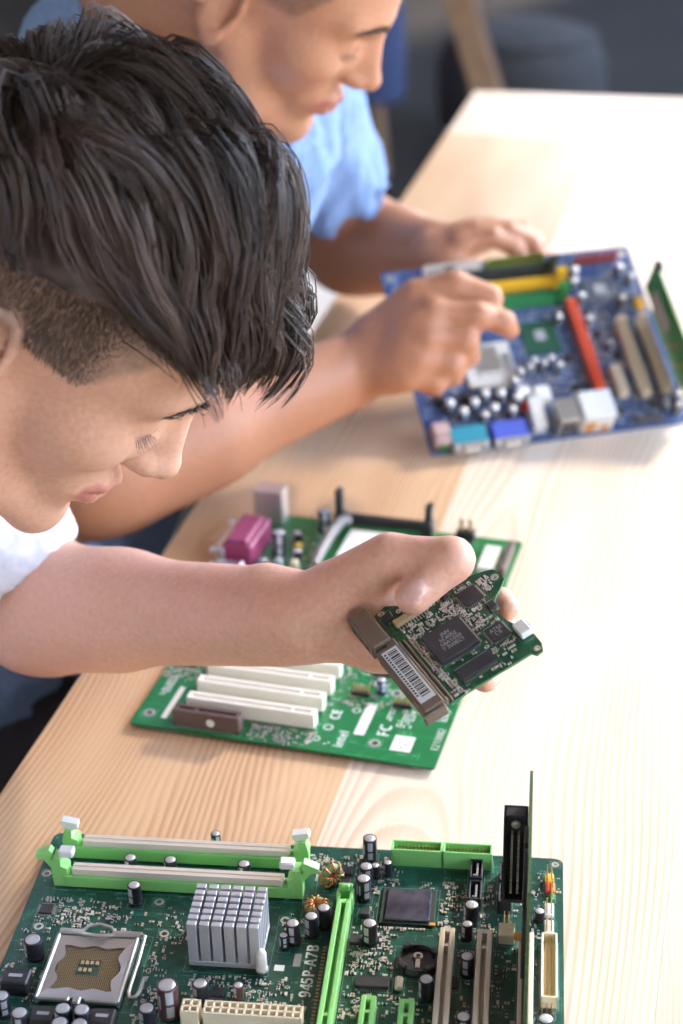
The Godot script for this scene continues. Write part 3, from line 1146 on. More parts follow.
func build_socket(bd: Dictionary, steel: Material, black: Material) -> void:
	var o: Node3D = bd.node
	mark(bd, 25, 86, 78, 143)
	var sh = Shape.new()
	sh.box(Vector3(49.5, 0, 116), Vector3(44, 3.0, 44), 0.4)
	var s = part(o, "processor_socket", sh, mat("socket_base", 70, 62, 52, 0.6))
	# field of contacts: little gold stubs around an open middle
	var q = Shape.new()
	for i in 31:
		for j in 31:
			if i > 9 and i < 21 and j > 9 and j < 21:
				continue
			q.box(Vector3(33.0 + i * 1.1, 3.0, 99.8 + j * 1.08), Vector3(0.62, 0.55, 0.62))
	stuff(s, "contacts", q, mat("contact_gold", 160, 140, 108, 0.45, 0.5))
	q = Shape.new()
	q.box(Vector3(49.5, 3.0, 116), Vector3(12.5, 0.25, 12.5))
	var w = part(s, "socket_well", q, mat("well_green", 30, 62, 50, 0.6))
	q = Shape.new()
	for k in 7:
		q.box(Vector3(45.4 + (k % 4) * 2.7, 3.2, 112.5 + (k / 4) * 5.5), Vector3(1.6, 0.9, 2.6))
	part(w, "well_components", q, mat("smd_tan", 170, 142, 108, 0.5))
	# load plate: a pressed frame with a wavy window
	var fr = Shape.new()
	var outer = PackedVector2Array()
	var inner = PackedVector2Array()
	var n = 56
	for i in n:
		var a = TAU * i / n
		var c = cos(a)
		var e = sin(a)
		var m = maxf(absf(c), absf(e))
		outer.append(Vector2(c / m * 22.6, e / m * 23.5))
		var wave = 0.0
		if absf(c) > absf(e):
			wave = 1.6 * cos(e / m * 5.0) - 0.6
		else:
			wave = 0.9 * cos(c / m * 7.0) - 0.4
		inner.append(Vector2(c / m * (17.0 + wave), e / m * (16.6 + wave)))
	fr.xf = Transform3D(Basis.IDENTITY, Vector3(49.5, 0, 117))
	for i in n:
		var k = (i + 1) % n
		var a = Vector3(outer[i].x, 5.0, outer[i].y)
		var b = Vector3(outer[k].x, 5.0, outer[k].y)
		var c = Vector3(inner[k].x, 4.4, inner[k].y)
		var d = Vector3(inner[i].x, 4.4, inner[i].y)
		fr.quad(a, b, c, d, Vector3.UP)
		fr.quad(a, b, b - Vector3(0, 3.8, 0), a - Vector3(0, 3.8, 0), a + b - Vector3(0, 10, 0))
		fr.quad(c, d, d - Vector3(0, 1.0, 0), c - Vector3(0, 1.0, 0), -(c + d) + Vector3(0, 8.8, 0))
	fr.box(Vector3(-22.0, 0.5, 0), Vector3(2.2, 5.4, 50), 0.7)
	fr.box(Vector3(22.0, 0.5, 0), Vector3(2.2, 5.4, 50), 0.7)
	fr.box(Vector3(-13, 3.0, 23.8), Vector3(18, 2.6, 3.2), 0.8)
	fr.box(Vector3(13, 3.0, 23.8), Vector3(18, 2.6, 3.2), 0.8)
	fr.box(Vector3(0, 2.5, 25), Vector3(4.5, 3.4, 5.2), 0.8)
	part(s, "load_plate", fr, steel)
	q = Shape.new()
	q.tube([Vector3(28, 5, 90.4), Vector3(40, 5, 90.6), Vector3(42, 6.4, 93), Vector3(49.5, 7.2, 95), Vector3(57, 6.4, 93), Vector3(59, 5, 90.6), Vector3(73.6, 5, 90.2)], [2.0, 2.0, 1.1, 1.1, 1.1, 2.0, 2.0], 10)
	q.tube([Vector3(40, 5.4, 90.6), Vector3(43, 7, 87.4), Vector3(49.5, 8, 86.4), Vector3(56, 7, 87.4), Vector3(59, 5.4, 90.6)], [0.9, 0.9, 0.9, 0.9, 0.9], 8)
	part(s, "hinge", q, steel)
	q = Shape.new()
	q.tube([Vector3(72.5, 5.4, 89.5), Vector3(75.6, 5.2, 91), Vector3(76.0, 4.6, 112), Vector3(75.4, 3.6, 132), Vector3(76.6, 3.2, 135.8), Vector3(79.6, 3.2, 135.2), Vector3(81.2, 3.4, 131), Vector3(81.6, 4.0, 121.5)], [1.05, 1.05, 1.05, 1.05, 1.05, 1.05, 1.05, 1.05], 10)
	part(s, "lever", q, steel)


func build_heatsink(bd: Dictionary, white: Material) -> void:
	mark(bd, 101, 74, 146, 110)
	var alu = mat("brushed_alu", 196, 197, 203, 0.42, 0.55)
	var sh = Shape.new()
	sh.box(Vector3(123, 2.4, 91.5), Vector3(39.5, 3.6, 34), 0.5)
	var s = part(bd.node, "heat_sink", sh, alu)
	var fin = cached("heat_fin", func():
		var f = Shape.new()
		f.box(Vector3.ZERO, Vector3(5.3, 25.5, 3.4), 0.25)
		return f)
	for i in 6:
		for j in 7:
			part(s, "fin", fin, alu, Vector3(123 + (i - 2.5) * 6.75, 5.6, 91.5 + (j - 3) * 5.0))
	sh = Shape.new()
	sh.box(Vector3(123, 0.2, 91.5), Vector3(37, 2.2, 33), 0.2)
	part(s, "chip_package", sh, mat("bridge_green"))
	for p in [Vector3(143.4, 2.4, 108.4), Vector3(102.6, 2.4, 74.6)]:
		var k = Shape.new()
		k.lathe(p, [[0.0, 0], [3.4, 0.0], [3.4, 1.6], [2.6, 2.6], [2.9, 4], [2.9, 11], [2.3, 13], [1.0, 14], [0, 14]], 16, true)
		part(s, "push_pin", k, white)
	sh = Shape.new()
	sh.box(Vector3(142.6, 2.4, 106.8), Vector3(6, 2.2, 5), 0.5)
	part(s, "corner_ear", sh, alu)


func build_card() -> void:
	# a card standing upright in the last slot: we look along its edge
	var turn = Basis(Vector3.UP, -0.1221)
	var o = thing("expansion_card", "thin green card standing upright in the motherboard slot with a black edge connector", "circuit card", Vector3(-178.5, 5, -820.4) + turn * Vector3(284.5, 8.0, 0), turn)
	var bd = {"node": o, "occ": [], "w": 120.0, "h": 100.0}
	var face = PackedVector2Array([Vector2(46, 13), Vector2(46, 86), Vector2(52, 93), Vector2(58, 93), Vector2(150, 93), Vector2(150, 5), Vector2(158, 5), Vector2(158, 0), Vector2(80, 0), Vector2(80, 12)])
	var sh = Shape.new()
	# prism lies in x,z and grows along y: turn it so that x -> v, z -> height, y -> u
	sh.xf = Transform3D(Basis(Vector3(0, 0, 1), Vector3(1, 0, 0), Vector3(0, 1, 0)), Vector3.ZERO)
	sh.prism(face, -0.8, 0.8)
	var m = noisy("card_green", Color(0.20, 0.30, 0.16), Color(0.36, 0.45, 0.28), 60.0, 0.4)
	part(o, "board_core", sh, m)
	var black = mat("black_plastic")
	sh = Shape.new()
	# connector shell: open towards the camera with two rows of pins
	sh.box(Vector3(-7.5, 8, 51), Vector3(13, 60, 3), 0.5)
	for s in [-1.0, 1.0]:
		sh.box(Vector3(-7.5 + s * 5.6, 8, 55), Vector3(1.8, 60, 9), 0.4)
	sh.box(Vector3(-7.5, 8, 55), Vector3(13, 3, 9), 0.4)
	sh.box(Vector3(-7.5, 58, 55), Vector3(13, 10, 9), 0.6)
	part(o, "edge_connector", sh, black)
	sh = Shape.new()
	for i in 15:
		for s in [-1.0, 1.0]:
			sh.box(Vector3(-7.5 + s * 1.8, 14 + i * 2.8, 55), Vector3(1.2, 1.3, 7.0))
	part(o, "pins", sh, mat("pin_pale", 206, 200, 190, 0.4, 0.4))
	sh = Shape.new()
	sh.lathe(Vector3.ZERO, [[0, 0], [2.6, 0], [2.4, 1.4], [0, 1.8]], 14)
	var sc = part(o, "screw", sh, mat("steel"), Vector3(-7.5, 63, 59.4))
	sc.rotation.x = PI / 2
	# parts along the card's left face
	for k in [[72, 20, 14], [96, 28, 18], [122, 18, 16], [134, 52, 12], [84, 60, 16], [110, 62, 20]]:
		sh = Shape.new()
		sh.box(Vector3.ZERO, Vector3(2.2, k[2], 14), 0.3)
		part(o, "chip", sh, mat("chip_black", 52, 52, 56, 0.5), Vector3(-1.8, k[1], k[0]))
	for k in [[104, 24]]:
		var c = Shape.new()
		c.lathe(Vector3.ZERO, [[2.2, 0], [2.2, 5.5], [1.8, 6], [0, 6]], 12)
		var e = part(o, "capacitor", c, mat("smd_orange", 208, 150, 70, 0.5), Vector3(-0.8, k[1], k[0]))
		e.rotation.z = PI / 2
	sh = Shape.new()
	sh.box(Vector3(-1.4, 0, 104), Vector3(1.2, 14, 90), 0.2)
	part(o, "stiffener", sh, mat("grey_strip", 84, 80, 78, 0.5))


# ---------------------------------------------------------------- bright green board under the first person's hand
func build_board_m() -> void:
	var turn = Basis(Vector3.UP, -0.2902)
	var o = thing("motherboard", "bright green motherboard with white expansion slots and a magenta printer port", "motherboard", Vector3(-144.75, 5, -934.15) - turn * Vector3(0, 0, 305), turn)
	var bd = {"node": o, "occ": [], "w": 208.0, "h": 305.0, "lift": 5.0, "stand": []}
	for i in 6:
		for j in 9:
			bd.stand.append([14 + i * 36.0, 14 + j * 34.6])
	var white = mat("slot_white", 232, 228, 214, 0.45)
	for v in [280.5, 260.2, 240.0, 219.8, 199.6]:
		card_slot(bd, v, 33.5, 122.5, 8.4, 12.5, white, 0.82, "expansion_slot", true)
	card_slot(bd, 297.4, 30, 76.5, 9.0, 13.5, mat("brown_plastic", 92, 74, 68, 0.5), 0.34, "riser_slot", true)
	var dot = Shape.new()
	dot.lathe(Vector3.ZERO, [[2.9, 0], [2.9, 0.15], [0, 0.15]], 18)
	var d = part(o, "round_label", dot, mat("label_white", 218, 218, 214, 0.55), Vector3(56.5, 6.8, 301.95))
	d.rotation.x = PI / 2
	# printer port: magenta hood over a steel shell, on the left edge
	var mag = mat("magenta_plastic", 140, 52, 90, 0.42)
	var steel = mat("steel")
	var sh = Shape.new()
	sh.box(Vector3(3, 0, 68), Vector3(24, 20, 50), 1.5)
	sh.box(Vector3(2, 19, 68), Vector3(17, 4, 44), 1.2)
	var lp = part(o, "printer_port", sh, mag)
	mark(bd, 0, 43, 16, 94)
	sh = Shape.new()
	sh.box(Vector3(-10, 3, 68), Vector3(6, 14, 54), 0.6)
	sh.box(Vector3(-15, 5, 68), Vector3(6, 10, 40), 2.0)
	part(lp, "steel_flange", sh, steel)
	for v in [45.0, 91.0]:
		sh = Shape.new()
		sh.lathe(Vector3.ZERO, [[0, 0], [3.0, 0], [3.0, 6], [0, 6.4]], 6)
		var e = part(lp, "hex_standoff", sh, steel, Vector3(-12.5, 13, v))
		e.rotation.z = PI / 2
	# steel jack stack in the far corner, serial port nearer
	sh = Shape.new()
	sh.box(Vector3(4, 0, 10), Vector3(24, 29, 17), 0.6)
	var js = part(o, "jack_stack", sh, mat("steel_pink", 205, 196, 192, 0.32, 0.7))
	mark(bd, 0, 1, 17, 19)
	sh = Shape.new()
	sh.box(Vector3(-8.2, 4, 10), Vector3(0.6, 9, 13))
	sh.box(Vector3(-8.2, 16, 10), Vector3(0.6, 9, 13))
	part(js, "port_opening", sh, mat("black_plastic"))
	sh = Shape.new()
	sh.box(Vector3(0, 0, 112), Vector3(22, 11, 28), 1.0)
	sh.box(Vector3(-14, 3, 112), Vector3(6, 8, 18), 1.6)
	part(o, "serial_port", sh, steel)
	mark(bd, 0, 98, 12, 126)
	capacitor(bd, 28.4, 66, 5.2, 21, "black", 1.2)
	capacitor(bd, 51.5, 20, 5.2, 19, "teal", 1.2)
	capacitor(bd, 22, 88, 4, 8, "black")
	capacitor(bd, 36, 44, 4, 10, "black")
	capacitor(bd, 44, 70, 4.2, 9, "black")
	capacitor(bd, 153.8, 231, 3.3, 11, "navy", 0.8)
	capacitor(bd, 204, 226, 3.0, 10, "navy", 0.8)
	for p in [[40.6, 56, "yellow_plastic"], [46, 82, "ivory_plastic"], [33, 82, "cap_print"]]:
		sh = Shape.new()
		sh.box(Vector3.ZERO, Vector3(5, 7, 5), 0.5)
		part(o, "jumper_block", sh, mat(p[2]), Vector3(p[0], 0, p[1]))
	# cooler bracket: black bar with two upright posts, and a grey bent clip
	var black = mat("black_plastic")
	sh = Shape.new()
	sh.box(Vector3(97, 2, 6), Vector3(76, 9, 6), 1.0)
	sh.box(Vector3(61, 0, 6), Vector3(9, 12, 12), 1.0)
	sh.box(Vector3(133, 0, 6), Vector3(9, 12, 12), 1.0)
	sh.box(Vector3(60.5, 8, 6), Vector3(6, 25, 8), 1.5)
	sh.box(Vector3(133.6, 8, 6), Vector3(5.5, 19, 7), 1.5)
	sh.box(Vector3(135, 24, 6), Vector3(4.5, 5, 5), 1.2)
	part(o, "cooler_bracket", sh, black)
	mark(bd, 56, 0, 139, 12)
	sh = Shape.new()
	sh.tube([Vector3(72, 13, 18), Vector3(66, 13, 24), Vector3(63, 11, 40), Vector3(62, 8, 66), Vector3(62.5, 6, 84)], [4.2, 4.6, 4.6, 4.2, 3.6], 10)
	part(o, "bent_clip", sh, mat("clip_grey", 128, 122, 118, 0.45))
	sh = Shape.new()
	sh.box(Vector3(96, 0, 42), Vector3(46, 4.5, 46), 0.6)
	part(o, "processor_socket", sh, white)
	mark(bd, 72, 18, 120, 66)
	sh = Shape.new()
	sh.box(Vector3.ZERO, Vector3(15, 8, 9), 0.8)
	var hb = part(o, "header_block", sh, black, Vector3(163.5, 0, 6))
	for x in [-3.6, 3.6]:
		sh = Shape.new()
		sh.box(Vector3(x, 7, 0), Vector3(3.2, 11, 2.6), 0.6)
		part(hb, "post", sh, mat("tan_plastic", 172, 150, 112, 0.45))
	sh = Shape.new()
	sh.box(Vector3(188.5, 0, 38), Vector3(12, 5, 36), 0.6)
	part(o, "ribbon_connector", sh, white)
	mark(bd, 182, 20, 195, 57)
	sh = Shape.new()
	sh.box(Vector3(202, 0, 37), Vector3(5, 8, 46), 0.6)
	part(o, "edge_header", sh, mat("brown_plastic"))
	pin_header(bd, 141, 236, 5, 2, black, 7)
	pin_header(bd, 172, 243, 5, 2, black, 5)
	chip(bd, "controller_chip", 16, 228, 9, 9, 1.6, 8, true)
	chip(bd, "controller_chip", 150, 205, 14, 14, 1.6, 10, true)
	chip(bd, "bridge_chip", 160, 150, 30, 30, 2.0, 0)
	for p in [[9, 291], [164.2, 288], [164.0, 229], [9, 150], [199, 75]]:
		ring_hole(bd, p[0], p[1], 4.0)
	paper(bd, "paper_strip", 20.2, 275.5, 4.0, 38)
	paper(bd, "paper_strip", 151.6, 263, 7.2, 37, 0.0)
	var st = paper(bd, "barcode_label", 182, 284.2, 13.5, 17)
	var sq = Shape.new()
	for p in [[-3, -4], [3, -3], [-2, 0], [2, 1], [0, 4]]:
		sq.box(Vector3(p[0], 0.12, p[1]), Vector3(1.3, 0.1, 1.1))
	part(st, "printed_mark", sq, mat("ink", 40, 44, 70, 0.7))
	var ink = mat("print_white", 205, 212, 206, 0.6)
	lettering(o, "printed_name", "E210882", 4.6, ink, Vector3(203.4, 0.08, 274), PI / 2, 0.1, false)
	lettering(o, "printed_mark", "FC", 8.0, ink, Vector3(167, 0.08, 273), PI / 2)
	lettering(o, "printed_mark", "CE", 7.0, ink, Vector3(131, 0.08, 263), PI / 2)
	lettering(o, "printed_mark", "intel", 6.0, ink, Vector3(142, 0.08, 289), PI / 2)
	for p in [[126, 292, 2.6], [143, 255, 3.0], [124, 252, 1.6], [130, 278, 3.4]]:
		var rg = Shape.new()
		rg.lathe(Vector3.ZERO, [[p[2], 0.02], [p[2], 0.12], [p[2] * 0.72, 0.12], [p[2] * 0.72, 0.02]], 18)
		part(o, "printed_ring", rg, ink, Vector3(p[0], 0, p[1]))
	for p in [[167.5, 254, 18, 2], [179, 258, 20, 5], [200, 247, 16, 5], [11, 258, 24, 3], [135, 297, 5, 2]]:
		var pr = Shape.new()
		for i in int(p[2] / 2):
			for j in int(p[3]):
				if rng.randf() < 0.75:
					pr.box(Vector3(p[0] - p[3] * 1.1 + j * 2.2, 0.02, p[1] - p[2] / 2.0 + i * 2.0), Vector3(1.3, 0.08, 1.4))
		stuff(o, "printed_table", pr, ink)
	smd_field(bd, [[2, 205, 30, 250, 120], [78, 286, 124, 303, 120], [122, 200, 206, 250, 260], [20, 30, 60, 100, 140], [60, 70, 150, 120, 140], [140, 10, 205, 130, 160]])
	var tex = pcb_texture(bd, 3.0, Color(0.075, 0.43, 0.22), Color(0.15, 0.56, 0.33), Color(0.86, 0.92, 0.86), 110, 23, 70)
	pcb(bd, rounded(208, 305, 2.5), tex, "pcb_bright_green", Color(0.14, 0.36, 0.20))


# ---------------------------------------------------------------- blue board in the second person's hands
func blue_frame() -> Transform3D:
	# far edge lifted by the hands, near edge on the table
	var b = Basis(Vector3.UP, 0.231) * Basis(Vector3.RIGHT, 0.579)
	return Transform3D(b, Vector3(79.5, 3.2, -1328.7) - b * Vector3(0, 0, 200))


func build_board_b() -> void:
	var f = blue_frame()
	var o = thing("motherboard", "blue motherboard with yellow memory slot and orange slot held tilted by both hands", "motherboard", f.origin, f.basis)
	var bd = {"node": o, "occ": [], "w": 244.0, "h": 200.0}
	var yellow = mat("slot_yellow", 236, 186, 44, 0.42)
	var green = mat("slot_green", 46, 132, 74, 0.42)
	var cream = mat("slot_cream", 222, 208, 178, 0.45)
	var black = mat("black_plastic")
	var white = mat("white_plastic")
	var steel = mat("steel")
	memory_slot(bd, 36, 62, 160, yellow, yellow, yellow)
	memory_slot(bd, 53, 62, 158, green, green, green)
	memory_slot(bd, 21, 62, 156, mat("slot_dark", 44, 50, 48, 0.5), mat("slot_dark"), mat("slot_dark"))
	block_connector(bd, "power_connector", 52, 10, 6, 2, 4.2, 11, mat("cream_plastic"))
	block_connector(bd, "power_connector", 80, 10, 6, 2, 4.2, 11, mat("cream_plastic"))
	shroud(bd, "drive_connector", 128, 10, 56, 9, 11, mat("olive_plastic", 112, 134, 52, 0.45), 20, 2)
	# row of dark red wound chokes
	for i in 5:
		coil(bd, 190 + i * 8.6, 14, 3.0, 2.4, 7, mat("red_core", 150, 52, 44, 0.45), true)
	mat("copper_red", 164, 62, 50, 0.35, 0.3)
	for c in o.get_children():
		if c.name.begins_with("inductor"):
			c.get_child(0).material_override = mats["copper_red"]
	var lid = chip(bd, "bridge_chip", 202, 48, 32, 30, 1.6, 0, false, "chip_grey")
	mat("chip_grey").albedo_color = Color(0.36, 0.38, 0.42)
	var sh = Shape.new()
	sh.box(Vector3(0, 1.8, 0), Vector3(12, 1.0, 12), 0.3)
	part(lid, "metal_lid", sh, mat("aluminium", 200, 199, 199, 0.45, 0.6))
	var nb = chip(bd, "bridge_chip", 130.5, 92, 34, 36, 1.4, 0, false, "bridge_leaf")
	mat("bridge_leaf").albedo_color = Color(0.14, 0.33, 0.24)
	sh = Shape.new()
	sh.box(Vector3(0, 1.6, -2), Vector3(10, 1.0, 11), 0.3)
	part(nb, "silicon_die", sh, mat("aluminium"))
	card_slot(bd, 166.8, 60, 163, 8.4, 12, mat("slot_orange", 228, 92, 56, 0.42), 0.2, "graphics_slot")
	card_slot(bd, 208, 86, 171, 8.6, 12, cream, 0.2)
	card_slot(bd, 228.4, 86, 170, 8.6, 12, cream, 0.2)
	card_slot(bd, 187.5, 136, 168, 8.4, 10, cream, 0.4, "short_slot")
	pin_header(bd, 235, 68, 3, 5, yellow, 9)
	# ports along the near edge
	var blue = mat("port_blue", 74, 92, 186, 0.42)
	var teal = mat("port_teal", 44, 138, 156, 0.42)
	for p in [[72.0, blue, "video_port"], [34.5, teal, "serial_port"]]:
		sh = Shape.new()
		sh.box(Vector3(0, 0, -8), Vector3(32, 12, 18), 1.2)
		var e = part(o, p[2], sh, p[1], Vector3(p[0], 0, 198))
		mark(bd, p[0] - 16, 180, p[0] + 16, 199)
		sh = Shape.new()
		sh.box(Vector3(0, 1, 2), Vector3(33, 11.5, 2.4), 0.6)
		sh.box(Vector3(0, 2.5, 5), Vector3(18, 8.5, 6), 1.8)
		part(e, "steel_flange", sh, steel)
		for s in [-1.0, 1.0]:
			var k = Shape.new()
			k.lathe(Vector3.ZERO, [[0, 0], [3.0, 0], [3.0, 5], [0, 5.4]], 6)
			var q = part(e, "hex_standoff", k, steel, Vector3(s * 13, 6.6, 3))
			q.rotation.x = PI / 2
	sh = Shape.new()
	sh.box(Vector3(11, 0, 182), Vector3(14, 15, 12), 0.8)
	sh.box(Vector3(11, 0, 192), Vector3(14, 12, 8), 0.8)
	var au = part(o, "audio_jacks", sh, mat("jack_pink", 190, 160, 152, 0.45))
	mark(bd, 3, 174, 19, 198)
	sh = Shape.new()
	sh.lathe(Vector3.ZERO, [[3.6, 0], [3.6, 3], [1.8, 3], [1.8, 0]], 12)
	var gj = part(au, "jack_ring", sh, mat("green_plastic"), Vector3(11, 6, 196))
	gj.rotation.x = PI / 2
	# steel jack stacks near the middle of the edge
	sh = Shape.new()
	sh.box(Vector3(124, 0, 186), Vector3(18, 26, 24), 0.6)
	var us = part(o, "usb_stack", sh, steel)
	sh = Shape.new()
	sh.box(Vector3(124, 4, 198.2), Vector3(14, 7, 0.6))
	sh.box(Vector3(124, 14, 198.2), Vector3(14, 7, 0.6))
	part(us, "port_opening", sh, black)
	sh = Shape.new()
	sh.box(Vector3(152, 0, 184), Vector3(30, 26, 28), 0.8)
	var ls = part(o, "network_jack", sh, mat("jack_white", 224, 222, 216, 0.4))
	mark(bd, 114, 170, 168, 199)
	sh = Shape.new()
	sh.box(Vector3(145, 3, 198.2), Vector3(10, 14, 0.8))
	sh.box(Vector3(159, 3, 198.2), Vector3(8, 8, 0.8))
	part(ls, "port_opening", sh, mat("ochre_port", 206, 138, 62, 0.5))
	for p in [[101, 182, 12, 20, 14], [103, 166, 13, 12, 12], [112, 158, 14, 16, 12], [96, 152, 11, 9, 11]]:
		sh = Shape.new()
		sh.box(Vector3.ZERO, Vector3(p[2], p[4], p[3]), 1.0)
		part(o, "white_connector", sh, white, Vector3(p[0], 0, p[1]))
		mark(bd, p[0] - p[2] / 2, p[1] - p[3] / 2, p[0] + p[2] / 2, p[1] + p[3] / 2)
	sh = Shape.new()
	sh.box(Vector3(204, 0, 193), Vector3(26, 5, 6), 0.6)
	part(o, "edge_header", sh, mat("grey_strip", 84, 80, 78, 0.5))
	# processor socket with bright load plate
	sh = Shape.new()
	sh.box(Vector3(74, 0, 116), Vector3(46, 4, 46), 0.6)
	var so = part(o, "processor_socket", sh, mat("socket_white", 214, 208, 196, 0.5))
	mark(bd, 50, 92, 98, 140)
	sh = Shape.new()
	sh.box(Vector3(74, 4, 112), Vector3(22, 2, 30), 0.8)
	sh.box(Vector3(92, 4, 118), Vector3(7, 2, 22), 0.8)
	sh.tube([Vector3(54, 5, 140), Vector3(84, 6, 142), Vector3(98, 5, 140)], [1.6, 1.6, 1.6], 8)
	part(so, "load_plate", sh, steel)
	for c in [[60, 150, 5], [74, 152, 5], [88, 158, 5], [48, 158, 5], [64, 166, 5], [80, 170, 4.4], [36, 166, 5], [26, 156, 5], [90, 140, 4], [54, 172, 4.2], [98, 132, 4], [108, 128, 3.6], [114, 122, 3.6], [122, 126, 3.6], [130, 122, 3.6], [136, 130, 3.6], [150, 78, 4], [176, 40, 4.6], [178, 58, 4.2], [180, 28, 5], [224, 30, 4.4], [232, 42, 4], [178, 84, 4], [190, 112, 3.8], [222, 182, 4.4], [234, 176, 4.2], [232, 188, 4.4], [216, 66, 4]]:
		capacitor(bd, c[0], c[1], c[2], 12, "black", 1.4)
	for c in [[96, 165, "red_plastic"], [20, 148, "black_plastic"], [44, 148, "black_plastic"]]:
		sh = Shape.new()
		sh.box(Vector3.ZERO, Vector3(8, 8, 8), 1.0)
		part(o, "choke", sh, mat(c[2]), Vector3(c[0], 0, c[1]))
	for c in [[16, 40, 9, 9], [30, 24, 7, 5], [16, 70, 10, 7], [28, 100, 8, 8], [108, 70, 6, 6], [150, 118, 8, 10], [182, 70, 7, 7], [184, 96, 6, 9], [216, 92, 5, 8], [196, 122, 7, 7], [148, 150, 9, 7], [180, 180, 10, 8], [214, 178, 6, 6], [230, 60, 7, 5], [156, 52, 5, 7], [40, 128, 8, 6]]:
		chip(bd, "controller_chip", c[0], c[1], c[2], c[3], 1.6, 5)
	for p in [[8, 8], [8, 120], [236, 8], [170, 30], [200, 190]]:
		ring_hole(bd, p[0], p[1], 3.6)
	smd_field(bd, [[100, 60, 160, 74, 60], [6, 14, 48, 150, 260], [98, 76, 112, 160, 70], [112, 112, 160, 160, 140], [172, 66, 204, 135, 200], [214, 20, 240, 84, 110], [172, 135, 240, 196, 180], [160, 14, 186, 60, 40], [20, 140, 110, 178, 120]])
	var tex = pcb_texture(bd, 2.0, Color(0.215, 0.295, 0.455), Color(0.44, 0.51, 0.63), Color(0.85, 0.88, 0.94), 150, 31, 320)
	pcb(bd, rounded(244, 200, 3), tex, "pcb_blue", Color(0.20, 0.28, 0.48))
	# green card plugged in beside the last slot
	var c = thing("expansion_card", "green circuit card standing in the end slot of the blue motherboard", "circuit card", f.origin + f.basis * Vector3(239.5, 10, 0), f.basis)
	sh = Shape.new()
	sh.xf = Transform3D(Basis(Vector3(0, 0, 1), Vector3(1, 0, 0), Vector3(0, 1, 0)), Vector3.ZERO)
	sh.prism(PackedVector2Array([Vector2(60, 6), Vector2(60, 42), Vector2(196, 42), Vector2(196, 4), Vector2(170, 4), Vector2(170, 0), Vector2(86, 0), Vector2(86, 6)]), -0.8, 0.8)
	part(c, "board_core", sh, noisy("card_leaf", Color(0.14, 0.40, 0.18), Color(0.24, 0.54, 0.28), 60.0, 0.4))
	sh = Shape.new()
	sh.box(Vector3(-2.2, 14, 100), Vector3(3, 14, 40), 0.5)
	part(c, "chip", sh, mat("chip_beige", 168, 160, 148, 0.5))
	sh = Shape.new()
	sh.box(Vector3(0, 42, 66), Vector3(6, 6, 10), 1.0)
	part(c, "socket", sh, black)
	sh = Shape.new()
	for i in 8:
		sh.box(Vector3(-1.6, 8 + (i % 3) * 10, 130 + i * 7), Vector3(1.6, 3, 4), 0.2)
	stuff(c, "small_components", sh, mat("smd_tan", 170, 142, 108, 0.5))


# ---------------------------------------------------------------- drive circuit board in the first person's hand
func drive_frame() -> Transform3D:
	return Transform3D(Basis(Vector3(0.85784, 0.36189, -0.36489), Vector3(-0.27774, 0.92387, 0.26331), Vector3(0.43239, -0.12453, 0.89304)).orthonormalized(), Vector3(56.1, 170.2, -762.5))


